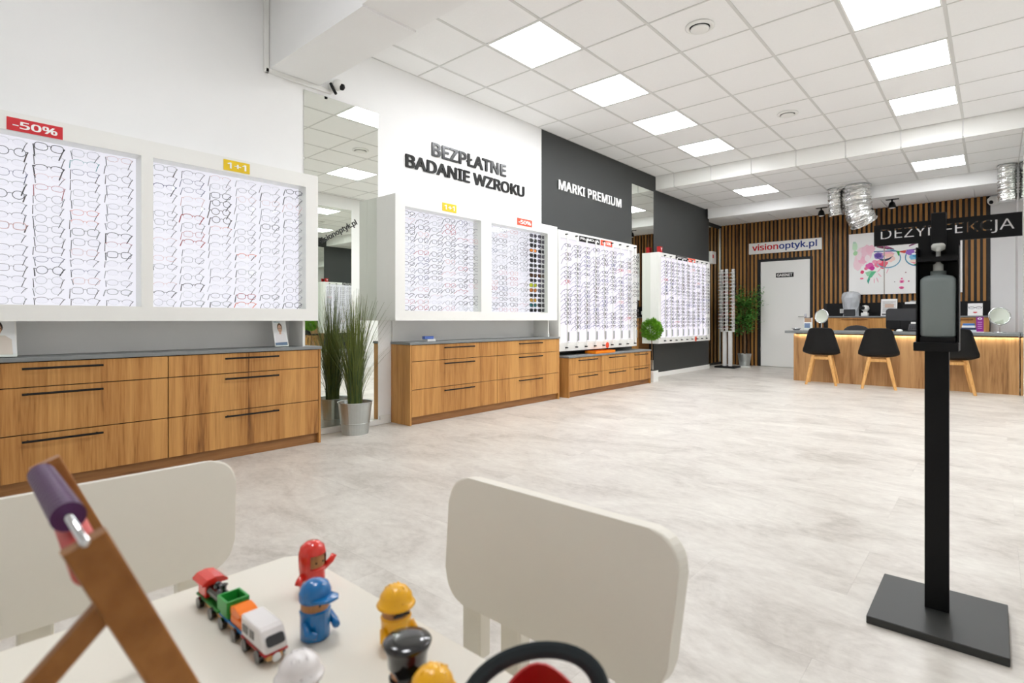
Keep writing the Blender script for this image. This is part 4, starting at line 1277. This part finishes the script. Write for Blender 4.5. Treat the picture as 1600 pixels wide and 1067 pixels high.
# ------------------------------------------------------------------ shell chairs at the desk
def shell_chair():
    root = bpy.data.objects.new('shell_chair', None)
    put(root)
    prof = [(.21, .435, .19), (.13, .43, .215), (.04, .425, .23), (-.06, .425, .237), (-.13, .435, .238), (-.18, .458, .238), (-.207, .50, .236), (-.222, .56, .222), (-.236, .63, .202), (-.25, .71, .18), (-.262, .77, .163), (-.272, .81, .15), (-.275, .826, .137)]
    NU = 12
    for layer, (nm, off, mm) in enumerate((('shell', 0.0, M_BLACKPL),)):
        bm = BM()
        gv = []
        for (yy, zz, hw) in prof:
            rowv = []
            for k in range(NU + 1):
                u_ = -1 + 2 * k / NU
                back = max(0.0, min(1.0, (zz - .43) / .12))
                rowv.append(bm.verts.new((u_ * hw, yy + .055 * back * u_ * u_, zz + .035 * (1 - back) * u_ ** 4 - .012 * back * u_ ** 4 * (1 if zz > .78 else 0))))
            gv.append(rowv)
        for i in range(len(gv) - 1):
            for k in range(NU):
                bm.faces.new((gv[i][k], gv[i][k + 1], gv[i + 1][k + 1], gv[i + 1][k]))
        bmesh.ops.recalc_face_normals(bm, faces=bm.faces)
        bmesh.ops.solidify(bm, geom=bm.faces[:], thickness=.014)
        obj(nm, bm, mm, root, smooth=True)
    bm = BM(); prism(bm, rrect(.38, .36, .08, 5), (0, .04, .442), (1, 0, 0), (0, 1, 0), ZU, .03, bev=.01)
    obj('seat_pad', bm, M_BLACKPL, root)
    for sx_ in (-1, 1):
        for sy_ in (-1, 1):
            bm = tb([(sx_ * .105, sy_ * .1 - .02, .425), (sx_ * .19, sy_ * .175 - .02, 0.0)], [.026, .018], 8)
            for v in bm.verts:
                if v.co.z < .02: v.co.z = 0
            obj('leg', bm, M_BEECH, root)
    obj('cross_rail', bx(-.115, .115, -.135, -.105, .365, .405, bev=.003), M_BEECH, root)
    obj('cross_rail', bx(-.115, .115, .065, .095, .365, .405, bev=.003), M_BEECH, root)
    return root
ch = shell_chair()
for k, (x, y, a, lab) in enumerate(((-1.93, 8.83, .12, 'black shell chair with wooden legs nearest the white door'), (-1.225, 8.80, .15, 'black shell chair with wooden legs in the middle of the desk'), (-.40, 8.84, .12, 'black shell chair with wooden legs behind the dispenser stand'))):
    c = ch if k == 0 else copy_tree(ch)
    c.location = (x, y, 0)
    c.rotation_euler = (0, 0, a)
    tag(c, lab, 'chair', 'black shell chairs at the reception desk')

# ------------------------------------------------------------------ plants
def bucket(name, parent, x, y, r0, r1, h, mtl, ribs=True):
    pr = [(0, .002), (r0 * .97, .002), (r0, .0), (r0 + (r1 - r0) * .33, h * .33)]
    if ribs: pr += [(r0 + (r1 - r0) * .35 + .0025, h * .345), (r0 + (r1 - r0) * .37, h * .37)]
    pr += [(r1, h - .006), (r1 + .006, h - .003), (r1 + .005, h + .003), (r1 - .003, h), (r1 - .012, h - .04), (r1 - .018, h * .86), (0, h * .86)]
    return obj(name, lt((x, y, 0), pr, 32), mtl, parent, smooth=False)
gx, gy = -4.03, 2.475
t = thing('potted_grass', (gx, gy, 0), 'tall artificial grass in a zinc bucket before the mirror', 'plant')
bucket('bucket', t, gx, gy, .105, .135, .262, M_ZINC)
obj('soil', lt((gx, gy, .232), [(0, .004), (.1, .002), (.112, 0)], 20), M_SOIL, t)
rr = random.Random(21)
for nm, N, hmin, hmax, mm, spread, wd in (('grass_blades', 300, .5, .98, M_GRASS, 1.0, .0048), ('lower_grass_blades', 200, .25, .5, M_GRASSD, .5, .005)):
    bm = BM()
    for i in range(N):
        a = rr.uniform(0, 2 * PI)
        r_ = .055 * math.sqrt(rr.random())
        b0 = Vector((gx + r_ * math.cos(a), gy + r_ * math.sin(a), .232))
        L = rr.uniform(hmin, hmax)
        out = (rr.random() ** 3.0) * .34 * spread + .02
        a2 = a + rr.uniform(-.7, .7)
        dirv = Vector((math.cos(a2), math.sin(a2), 0))
        side = Vector((-math.sin(a2 + rr.uniform(-1, 1)), math.cos(a2), 0)).normalized()
        prev = None
        S_ = 6
        for k in range(S_ + 1):
            f = k / S_
            p = b0 + dirv * (out * f ** 1.9) + Vector((0, 0, L * (f - .12 * f * f * out * 3)))
            if p.x < W + .012: p.x = W + .012 + rr.random() * .004
            ww = wd * (1 - f * .85)
            cur = (bm.verts.new(p - side * ww), bm.verts.new(p + side * ww))
            if prev: bm.faces.new((prev[0], prev[1], cur[1], cur[0]))
            prev = cur
    o = obj(nm, bm, mm, t); o['kind'] = 'stuff'

# topiary
tx_, ty_ = -3.97, 7.47
t = thing('topiary', (tx_, ty_, 0), 'small round bright green topiary in a white pot', 'plant')
bm = BM(); prism(bm, rrect(.15, .15, .01, 2), (tx_, ty_, 0), (1, 0, 0), (0, 1, 0), ZU, .17, bev=.004)
obj('pot', bm, M_WHITE, t)
obj('soil', bx(tx_ - .065, tx_ + .065, ty_ - .065, ty_ + .065, .17, .174), M_SOIL, t)
obj('stem', tb([(tx_, ty_, .17), (tx_ + .006, ty_, .4), (tx_ - .004, ty_, .75)], [.009, .008, .006], 8), M_TRUNK, t)
bm = BM()
for i in range(3200):
    v = Vector((rr.gauss(0, 1), rr.gauss(0, 1), rr.gauss(0, 1))).normalized()
    lob = 1 + .13 * math.sin(v.x * 7 + 1) * math.sin(v.y * 6) * math.sin(v.z * 6 + 2)
    p = Vector((tx_, ty_, .79)) + Vector((v.x * .155, v.y * .155, v.z * .16)) * lob * (.45 + .55 * rr.random() ** .4)
    d1 = (v + Vector((rr.uniform(-.7, .7), rr.uniform(-.7, .7), rr.uniform(-.3, .8)))).normalized() * rr.uniform(.022, .036)
    d2 = d1.cross(Vector((rr.random(), rr.random(), rr.random()))).normalized() * .008
    bm.faces.new((bm.verts.new(p - d1 * .3), bm.verts.new(p + d2), bm.verts.new(p + d1), bm.verts.new(p - d2)))
o = obj('leaf_ball', bm, M_LEAFB, t); o['kind'] = 'stuff'

# ficus
fx, fy = -3.82, 11.05
t = thing('potted_ficus', (fx, fy, 0), 'leafy ficus tree in a zinc bucket beside the white door', 'plant')
bucket('bucket', t, fx, fy, .095, .13, .255, M_ZINC)
obj('soil', lt((fx, fy, .225), [(0, .004), (.09, .002), (.108, 0)], 20), M_SOIL, t)
obj('trunk', tb([(fx, fy, .22), (fx + .015, fy, .5), (fx - .01, fy, .8), (fx + .01, fy, 1.1)], [.022, .018, .014, .01], 8), M_TRUNK, t)
bm = BM()
tips = []
for i in range(26):
    z0 = rr.uniform(.6, 1.1)
    a = rr.uniform(0, 2 * PI)
    L = rr.uniform(.12, .3)
    tip = Vector((fx + L * math.cos(a), fy + L * .75 * math.sin(a), z0 + rr.uniform(.02, .55)))
    tip.z = min(tip.z, 1.68)
    tip.y = min(tip.y, YB - .1)
    mid_ = Vector((fx, fy, z0)).lerp(tip, .5) + Vector((0, 0, .04))
    tube(bm, [(fx, fy, z0), mid_, tip], [.006, .004, .002], 5)
    tips += [mid_.lerp(tip, f) for f in (.2, .45, .7, .9, 1.0)]
obj('branches', bm, M_TRUNK, t)
bm = BM()
for i in range(3000):
    p = rr.choice(tips) + Vector((rr.gauss(0, .055), rr.gauss(0, .05), rr.gauss(0, .05)))
    p.y = min(p.y, YB - .06)
    if p.z < .62: continue
    a = rr.uniform(0, 2 * PI)
    d1 = Vector((math.cos(a), math.sin(a), rr.uniform(-.8, .2))).normalized() * rr.uniform(.04, .068)
    if p.y + d1.y > YB - .055: d1.y = -abs(d1.y)
    d2 = d1.cross(Vector((rr.uniform(-.4, .4), rr.uniform(-.4, .4), 1))).normalized() * rr.uniform(.011, .018)
    bm.faces.new((bm.verts.new(p), bm.verts.new(p + d1 * .45 + d2), bm.verts.new(p + d1), bm.verts.new(p + d1 * .45 - d2)))
o = obj('leaves', bm, M_LEAF, t); o['kind'] = 'stuff'

# ------------------------------------------------------------------ disinfectant stand
t = thing('dispenser_stand', (-.137, 2.14, 0), 'black disinfectant stand with pump bottle and DEZYNFEKCJA sign', 'dispenser')
obj('base_plate', bx(-.305, .031, 1.957, 2.325, 0, .024, bev=.002), M_BASE, t)
obj('pole', bx(-.172, -.110, 2.135, 2.165, .024, 1.186, bev=.001), M_BLACK, t)
obj('top_post', bx(-.154, -.116, 2.112, 2.134, 1.15, 1.275, bev=.002), M_BLACK, t)
obj('bottle_tray', bx(-.192, -.082, 2.03, 2.135, .845, .872, bev=.002), M_BLACK, t)
bm = bx(-.188, -.082, 2.128, 2.1345, .872, 1.186)
box(bm, -.188, -.184, 2.06, 2.128, .872, 1.165); box(bm, -.086, -.082, 2.06, 2.128, .872, 1.165)
obj('back_plate', bm, M_BLACK, t)
bm = BM()
prof = [(0, .0), (.041, .0), (.0445, .006), (.0455, .168), (.0435, .178), (.036, .186), (.02, .190), (.02, .202), (0, .203)]
N = 32
rings = []
for (r_, z) in prof:
    if r_ == 0: rings.append([bm.verts.new((-.1335, 2.085, .888 + z))]); continue
    p_ = 3.4 if z < .18 else 2.2
    rings.append([bm.verts.new((-.1335 + q[0], 2.085 + q[1] * .8, .888 + z)) for q in oval(2 * r_, 2 * r_, N, p=p_)])
for i in range(len(rings) - 1):
    a, b_ = rings[i], rings[i + 1]
    for k in range(N):
        k2 = (k + 1) % N
        if len(a) == 1: bm.faces.new((a[0], b_[k2], b_[k]))
        elif len(b_) == 1: bm.faces.new((a[k], a[k2], b_[0]))
        else: bm.faces.new((a[k], a[k2], b_[k2], b_[k]))
bt = obj('bottle', bm, M_BOTTLE, t, smooth=True)
bm = lt((-.1335, 2.085, 1.0905), [(.013, 0), (.013, .02), (.006, .024), (.006, .06), (.017, .066), (.018, .078), (.014, .084), (0, .085)], 20)
tube(bm, [(-.1335, 2.085, 1.157), (-.131, 2.05, 1.155), (-.131, 2.04, 1.148)], .005, 8)
obj('pump', bm, M_PUMP, bt, smooth=True)
bm = bx(-.184, -.086, 2.045, 2.127, 1.118, 1.132)
obj('press_lever', bm, M_BLACK, t)
obj('bottle_block', bx(-.176, -.090, 2.05, 2.127, .872, .8875), M_BLACK, t)
# sign board with cut-out letters
def stencil(x0, x1, z0, z1, y, th, s, tw, th_, tx0, tz0):
    cu = bpy.data.curves.new('t', 'FONT')
    cu.body = s
    if FONT: cu.font = FONT
    cu.resolution_u = 4
    to = bpy.data.objects.new('t', cu)
    COL.objects.link(to)
    dg = bpy.context.evaluated_depsgraph_get()
    me = bpy.data.meshes.new_from_object(to.evaluated_get(dg))
    bpy.data.objects.remove(to)
    xs_ = [v.co.x for v in me.vertices]; ys_ = [v.co.y for v in me.vertices]
    a0, a1, c0, c1 = min(xs_), max(xs_), min(ys_), max(ys_)
    # outline loops of the letters = border edges of the filled text
    cnt = {}
    for f in me.polygons:
        for e_ in f.edge_keys: cnt[e_] = cnt.get(e_, 0) + 1
    nxt = {}
    pos = {}
    keyof = lambda i: (round(me.vertices[i].co.x, 4), round(me.vertices[i].co.y, 4))
    segs = {}
    for f in me.polygons:
        vs_ = list(f.vertices)
        for k in range(len(vs_)):
            a, b_ = vs_[k], vs_[(k + 1) % len(vs_)]
            ka, kb = keyof(a), keyof(b_)
            if (kb, ka) in segs: del segs[(kb, ka)]
            else: segs[(ka, kb)] = 1
    for (ka, kb) in segs: nxt.setdefault(ka, []).append(kb)
    loops = []
    while nxt:
        st = next(iter(nxt))
        lp = [st]
        cur = st
        while True:
            q_ = nxt[cur].pop()
            if not nxt[cur]: del nxt[cur]
            if q_ == st or q_ not in nxt: break
            lp.append(q_)
            cur = q_
        if len(lp) > 2: loops.append(lp)
    bpy.data.meshes.remove(me)
    cv = bpy.data.curves.new('sign', 'CURVE')
    cv.dimensions = '2D'
    cv.fill_mode = 'BOTH'
    cv.extrude = th / 2
    def spl(pts):
        sp = cv.splines.new('POLY')
        sp.points.add(len(pts) - 1)
        for p_, q_ in zip(sp.points, pts): p_.co = (q_[0], q_[1], 0, 1)
        sp.use_cyclic_u = True
    spl([(x0, z0), (x1, z0), (x1, z1), (x0, z1)])
    for lp in loops:
        spl([(tx0 + (p_[0] - a0) / (a1 - a0) * tw, tz0 + (p_[1] - c0) / (c1 - c0) * th_) for p_ in lp])
    co = bpy.data.objects.new('sign', cv)
    COL.objects.link(co)
    dg = bpy.context.evaluated_depsgraph_get()
    me2 = bpy.data.meshes.new_from_object(co.evaluated_get(dg))
    bpy.data.objects.remove(co)
    bm = BM(); bm.from_mesh(me2); bpy.data.meshes.remove(me2)
    for v in bm.verts: v.co = Vector((v.co.x, y - v.co.z, v.co.y))
    return bm
obj('sign_board', stencil(-.31, .06, 1.186, 1.256, 2.138, .006, 'DEZYNFEKCJA', .334, .040, -.291, 1.2005), M_BLACK, t)

# ------------------------------------------------------------------ children's table and chairs
ZT_ = .48
t = thing('play_table', (-.665, .245, 0), 'low white children\'s play table in the foreground', 'table')
bm = BM(); prism(bm, rrect(.77, .55, .03, 5), (-.665, .245, ZT_ - .026), (1, 0, 0), (0, 1, 0), ZU, .026, bev=.004)
obj('table_top', bm, M_CREAM, t)
bm = bx(-1.0, -.33, .48, .50, ZT_ - .09, ZT_ - .0265); box(bm, -1.0, -.33, -.01, .01, ZT_ - .09, ZT_ - .0265); box(bm, -1.0, -.98, .01, .48, ZT_ - .09, ZT_ - .0265); box(bm, -.35, -.33, .01, .48, ZT_ - .09, ZT_ - .0265)
obj('apron', bm, M_CREAM, t)
for (x, y) in ((-.975, .455), (-.355, .455), (-.975, .035), (-.355, .035)):
    obj('leg', tb([(x, y, 0), (x, y, ZT_ - .0265)], [.022, .034], 14), M_CREAM, t)

def kids_chair():
    """faces -y: the back panel stands at +y"""
    root = bpy.data.objects.new('play_chair', None)
    put(root)
    bm = BM()
    w0, w1, h, r_ = .488, .455, .226, .052
    pts = []
    for (px_, pz) in rrect(1, h, r_, 8):
        pts.append((px_, pz))
    out = []
    for (px_, pz) in rrect(w0, h, r_, 8):
        f = (pz + h / 2) / h
        out.append((px_ * (w1 / w0 + (1 - w1 / w0) * f), pz))
    lean = Vector((0, .03, h)).normalized()
    prism(bm, out, (0, .0, .527), (1, 0, 0), lean, Vector((0, 1, 0)).cross(Vector((0, 0, 0))) + Vector((0, lean.z, -lean.y)), .032, bev=.004)
    obj('backrest', bm, M_CREAM, root)
    for x in (-.185, -.085, .155):
        obj('back_post', bx(x - .024, x + .024, .014, .046, .30, .45, bev=.004), M_CREAM, root)
    bm = BM(); prism(bm, rrect(.39, .33, .05, 6), (0, -.14, .275), (1, 0, 0), (0, 1, 0), ZU, .025, bev=.004)
    obj('seat', bm, M_CREAM, root)
    for (x, y) in ((-.15, .0), (.15, .0), (-.15, -.27), (.15, -.27)):
        obj('leg', tb([(x * 1.12, y, 0), (x, y, .276)], [.02, .032], 12), M_CREAM, root)
    return root
kc = kids_chair()
kc.location = (-.572, .695, 0)
tag(kc, 'white children\'s chair behind the table beside the red bucket', 'chair', 'white children\'s chairs')
k2 = copy_tree(kc)
k2.location = (-1.255, .245, 0)
k2.rotation_euler = (0, 0, PI / 2)
tag(k2, 'white children\'s chair at the left side of the play table', 'chair', 'white children\'s chairs')

# ------------------------------------------------------------------ toys
def figure(x, y, rz, body, hat, kind, label):
    root = bpy.data.objects.new('toy_figure', None)
    put(root)
    bm = lt((0, 0, 0), [(0, 0), (.019, 0), (.0215, .003), (.0215, .036), (.0225, .047), (.02, .05), (0, .05)], 20)
    obj('body', bm, body, root, smooth=False)
    for s in (-1, 1):
        if kind == 'hood' and s == 1: pts = [(s * .018, -.006, .038), (s * .03, -.012, .05), (s * .036, -.014, .06)]
        elif kind == 'hood': pts = [(s * .018, 0, .038), (s * .03, -.004, .03), (s * .034, -.006, .026)]
        else: pts = [(s * .02, -.004, .034), (s * .024, -.014, .02), (s * .018, -.026, .018)]
        obj('arm', tb(pts, [.006, .006, .0055], 8), body, root, smooth=True)
    hd = obj('head', lt((0, 0, 0), [(0, .048), (.019, .048), (.0205, .052), (.0205, .068), (.018, .074), (0, .075)], 20), M_FACEWOOD, root, smooth=False)
    for s in (-1, 1):
        obj('eye', lt((s * .007, -.0195, .06), [(0, -.0022), (.0018, -.001), (.0018, .001), (0, .0022)], 8), M_TBLACK, hd)
    if kind in ('helmet', 'helmet_white'):
        obj('helmet', lt((0, 0, 0), [(.02, .066), (.027, .064), (.0285, .067), (.026, .0705), (.0245, .071), (.023, .082), (.016, .092), (.007, .097), (0, .098)], 24), hat, root, smooth=True)
        bm = BM()
        for a in (-.5, 0, .5):
            tube(bm, [(.022 * math.sin(a * .9), -.023 * math.cos(a), .074), (.016 * math.sin(a), -.013 * math.cos(a), .093), (.012 * math.sin(a), .006, .0965), (.018 * math.sin(a), .019, .086)], .0022, 6)
        obj('helmet_ridge', bm, hat, root, smooth=True)
        if kind == 'helmet':
            obj('moustache', tb([(-.012, -.0195, .056), (0, -.0225, .059), (.012, -.0195, .056)], [.002, .004, .002], 6), M_TBLACK, hd)
    elif kind == 'cap':
        obj('cap', lt((0, 0, 0), [(.0225, .064), (.0235, .067), (.0235, .078), (.019, .09), (.01, .096), (0, .0975)], 24), hat, root, smooth=True)
        bm = BM(); prism(bm, [(-.019, -.012), (.019, -.012), (.017, -.032), (.008, -.042), (-.008, -.042), (-.017, -.032)], (0, 0, .066), (1, 0, 0), (0, 1, -.12), ZU, .005, bev=.0015)
        obj('cap_peak', bm, hat, root, smooth=True)
    elif kind == 'hood':
        bm = lt((0, 0, 0), [(.0222, .046), (.0232, .06), (.0232, .075), (.02, .088), (.011, .096), (0, .098)], 24)
        bmesh.ops.delete(bm, geom=[f for f in bm.faces if f.calc_center_median().y < -.0145 and .05 < f.calc_center_median().z < .072], context='FACES')
        obj('hood', bm, hat, root, smooth=True)
    elif kind == 'police':
        obj('police_hat', lt((0, 0, 0), [(.022, .06), (.0235, .063), (.0245, .078), (.0285, .089), (.0298, .0935), (.0275, .0965), (.014, .0975), (0, .098)], 28), hat, root, smooth=True)
        bm = BM(); prism(bm, [(-.018, -.014), (.018, -.014), (.012, -.03), (-.012, -.03)], (0, 0, .065), (1, 0, 0), (0, 1, .25), ZU, .004, bev=.001)
        obj('hat_peak', bm, hat, root, smooth=True)
    root.location = (x, y, ZT_ + .0003)
    root.rotation_euler = (0, 0, rz)
    root.scale = (.96, .96, .86)
    return tag(root, label, 'toy figure', 'small toy figures on the play table')
figure(-.885, .462, 1.75, M_TRED, M_TRED, 'hood', 'red hooded toy figure at the far corner of the play table')
figure(-.752, .397, 1.75, M_TBLUE, M_TBLUE, 'cap', 'blue toy figure with a peaked cap')
figure(-.648, .463, 1.35, M_TYEL, M_TYEL, 'helmet', 'yellow toy builder with a helmet and dark moustache')
figure(-.529, .394, 1.0, M_TBLACK, M_TBLACK, 'police', 'toy policeman in black with a flat black hat')
figure(-.600, .298, 1.2, M_TWHITE, M_TWHITE, 'helmet_white', 'toy figure with a white helmet at the lower photo edge')
figure(-.466, .380, .4, M_TRED, M_TYEL, 'helmet', 'toy figure in red with a yellow helmet beside the red bucket')

def wheels(t, xs_, y0, y1, r_=.0085):
    for x in xs_:
        for (a, b_) in ((y0 - .004, y0 + .003), (y1 - .003, y1 + .004)):
            wv = obj('wheel', tb([(x, a, ZT_ + r_ + .0004), (x, b_, ZT_ + r_ + .0004)], r_, 18), M_TBLACK, t)
        
ty0, ty1 = .318, .346
# locomotive
t = thing('toy_locomotive', (-.94, .332, ZT_), 'toy locomotive with red cab and black boiler', 'toy train', 'toy train on the play table')
obj('chassis', bx(-.985, -.90, ty0 + .004, ty1 - .004, ZT_ + .005, ZT_ + .014, bev=.001), M_BEECH, t)
wheels(t, (-.968, -.918), ty0, ty1)
obj('footplate', bx(-.988, -.897, ty0, ty1, ZT_ + .014, ZT_ + .018, bev=.001), M_TDGREEN, t)
obj('cab', bx(-.984, -.953, ty0 + .002, ty1 - .002, ZT_ + .018, ZT_ + .040, bev=.001), M_TRED, t)
bm = BM(); prism(bm, [(-.019, 0), (-.012, .006), (0, .0085), (.012, .006), (.019, 0), (.019, -.003), (-.019, -.003)], (-.990, .332, ZT_ + .043), (0, 1, 0), ZU, (1, 0, 0), .045, bev=.0008)
obj('cab_roof', bm, M_TRED, t)
obj('boiler', tb([(-.953, .332, ZT_ + .029), (-.903, .332, ZT_ + .029)], .0105, 16), M_TBLACK, t)
obj('funnel', lt((-.913, .332, ZT_ + .037), [(.004, 0), (.0045, .008), (.0065, .012), (.004, .013), (0, .012)], 12), M_TBLACK, t)
obj('steam_dome', lt((-.935, .332, ZT_ + .037), [(.006, 0), (.006, .006), (.003, .009), (0, .01)], 12), M_TBLACK, t)
# wagon
t = thing('toy_wagon', (-.855, .332, ZT_), 'toy wagon on blue base with green hopper and orange load', 'toy train', 'toy train on the play table')
obj('chassis', bx(-.89, -.812, ty0 + .004, ty1 - .004, ZT_ + .005, ZT_ + .014, bev=.001), M_BEECH, t)
wheels(t, (-.876, -.83), ty0, ty1)
obj('footplate', bx(-.893, -.808, ty0, ty1, ZT_ + .014, ZT_ + .018, bev=.001), M_TBLUE, t)
bm = BM()
for (a, b_, c, d_) in ((-.893, -.857, ty0 - .002, ty0 + .001), (-.893, -.857, ty1 - .001, ty1 + .002), (-.893, -.890, ty0 + .001, ty1 - .001), (-.860, -.857, ty0 + .001, ty1 - .001)):
    box(bm, a, b_, c, d_, ZT_ + .026, ZT_ + .045)
box(bm, -.889, -.861, ty0 + .001, ty1 - .001, ZT_ + .018, ZT_ + .030)
obj('hopper', bm, M_TGREEN, t)
obj('load_block', bx(-.853, -.812, ty0 + .001, ty1 - .001, ZT_ + .018, ZT_ + .031, bev=.003, seg=2), M_TORANGE, t)
bm = BM(); prism(bm, [(0, 0), (.024, 0), (.036, .004), (.034, .008), (.024, .011), (.01, .013), (0, .01)], (-.852, .319, ZT_ + .031), (1, 0, 0), ZU, (0, 1, 0), .026, bev=.001)
obj('tipper', bm, M_TORANGE, t)
# railcar
t = thing('toy_railcar', (-.772, .332, ZT_), 'white toy railcar with dark windows and red stripe', 'toy train', 'toy train on the play table')
obj('chassis', bx(-.805, -.735, ty0 + .004, ty1 - .004, ZT_ + .005, ZT_ + .014, bev=.001), M_BEECH, t)
wheels(t, (-.793, -.752), ty0, ty1)
obj('magnet', tb([(-.735, .332, ZT_ + .0098), (-.731, .332, ZT_ + .0098)], .006, 16), M_CHROME, t)
obj('stripe', bx(-.807, -.732, ty0 - .002, ty1 + .002, ZT_ + .014, ZT_ + .0175, bev=.0008), M_DRED, t)
bm = BM(); prism(bm, [(-.807, .0175), (-.733, .0175), (-.736, .030), (-.745, .043), (-.752, .046), (-.807, .046)], (0, ty0 - .002, ZT_), (1, 0, 0), ZU, (0, 1, 0), ty1 - ty0 + .004, bev=.0035, seg=3)
bd = obj('car_body', bm, M_TWHITE, t, smooth=False)
for (a, b_) in ((-.800, -.783), (-.778, -.764)):
    obj('side_window', bx(a, b_, ty0 - .0026, ty0 - .0018, ZT_ + .026, ZT_ + .037), M_TBLACK, bd)
bm = BM(); prism(bm, rrect(.024, .014, .004, 4), (-.7355, .332, ZT_ + .0312), (0, 1, 0), Vector((-.57, 0, .82)), Vector((.82, 0, .57)), .0012)
obj('windscreen', bm, M_TBLACK, bd)

# red bucket with handle
bxx, byy = -.345, .422
t = thing('toy_bucket', (bxx, byy, ZT_), 'dark red toy bucket with a navy handle on the table', 'bucket')
bm = BM()
N = 40
prf = [(.0, .003), (.045, .003), (.047, .0), (.058, .06)]
rings = []
for (r_, z) in [(.046, 0), (.056, .05), (.0595, .068)]:
    ring = []
    for k in range(N):
        a = 2 * PI * k / N
        zz = z + (.012 * math.sin(a * 3 + .8) if z > .06 else 0)
        ring.append(bm.verts.new((bxx + r_ * math.cos(a), byy + r_ * math.sin(a), ZT_ + .0004 + zz)))
    rings.append(ring)
for (r_, z) in [(.056, .068), (.052, .05), (.043, .004)]:
    ring = []
    for k in range(N):
        a = 2 * PI * k / N
        zz = z + (.012 * math.sin(a * 3 + .8) if z > .06 else 0)
        ring.append(bm.verts.new((bxx + r_ * math.cos(a), byy + r_ * math.sin(a), ZT_ + .0004 + zz)))
    rings.append(ring)
for i in range(len(rings) - 1):
    for k in range(N):
        bm.faces.new((rings[i][k], rings[i][(k + 1) % N], rings[i + 1][(k + 1) % N], rings[i + 1][k]))
bm.faces.new(rings[0][::-1]); bm.faces.new(rings[-1])
obj('tub', bm, M_DRED, t, smooth=False)
hx, hy = math.cos(.707), math.sin(.707)
pts = []
HB = Vector((bxx - hx * .012, byy - hy * .012, 0))
for k in range(25):
    a = PI * k / 24
    pts.append((HB.x + hx * (.070 * math.cos(a) + .016 * math.sin(a)), HB.y + hy * (.070 * math.cos(a) + .016 * math.sin(a)), ZT_ + .05 + .080 * math.sin(a) ** .7))
obj('carry_handle', tb(pts, .0075, 8, flat=(.5, 1.2)), M_NAVY, t)
obj('toy_block', bx(bxx - .02, bxx + .01, byy - .03, byy, ZT_ + .008, ZT_ + .068, bev=.004), M_BEECH, t)

# wooden bead frame in the foreground
t = thing('bead_frame', (-.70, .09, ZT_), 'wooden A-frame toy with a purple roller in the left foreground', 'toy')
def leg(name, a, b_, w_, d_, rnd=.003):
    a, b_ = Vector(a), Vector(b_)
    ax = (b_ - a)
    L = ax.length
    ax.normalize()
    xd = Vector((1, 0, 0))
    sd = ax.cross(xd).normalized()
    bm = BM()
    prism(bm, rrect(w_, d_, rnd, 3), a, sd, xd, ax, L)
    return obj(name, bm, M_TOYWOOD, t)
NX, FX = -.525, -.85
for X, y_top in ((NX, .0926), (FX, .114)):
    top = Vector((X, y_top, .7735))
    s_ = Vector((0, .059, -.1375)).normalized()
    ft = top + s_ * ((top.z - ZT_ - .004) / -s_.z)
    leg('leg', ft, top, .029, .015)
    hinge = top + s_ * .062
    dirl = Vector((0, -.70, -.72)).normalized()
    ft2 = hinge + dirl * ((hinge.z - ZT_ - .012) / -dirl.z)
    if X == NX: leg('leg', ft2 + Vector((-.0195, 0, 0)), hinge + Vector((-.0195, 0, 0)), .018, .014)
p0 = Vector((NX + .012, .0915, .7755)); p1 = Vector((FX - .006, .110, .764))
obj('metal_rod', tb([p0, p1], .0032, 10), M_CHROME, t, smooth=True)
pts, rs = [], []
a, b_ = p0.lerp(p1, .26), p0.lerp(p1, .9)
for k in range(61):
    pts.append(a.lerp(b_, k / 60)); rs.append(.0112 + (.0013 if k % 4 < 2 else 0))
obj('purple_roller', tb(pts, rs, 24), M_PURPLE, t)
q0 = Vector((NX - .014, .1, .745)); q1 = Vector((FX + .012, .124, .735))
obj('coral_roller', tb([q0, q1], .0125, 20), M_PINKRED, t, smooth=True)
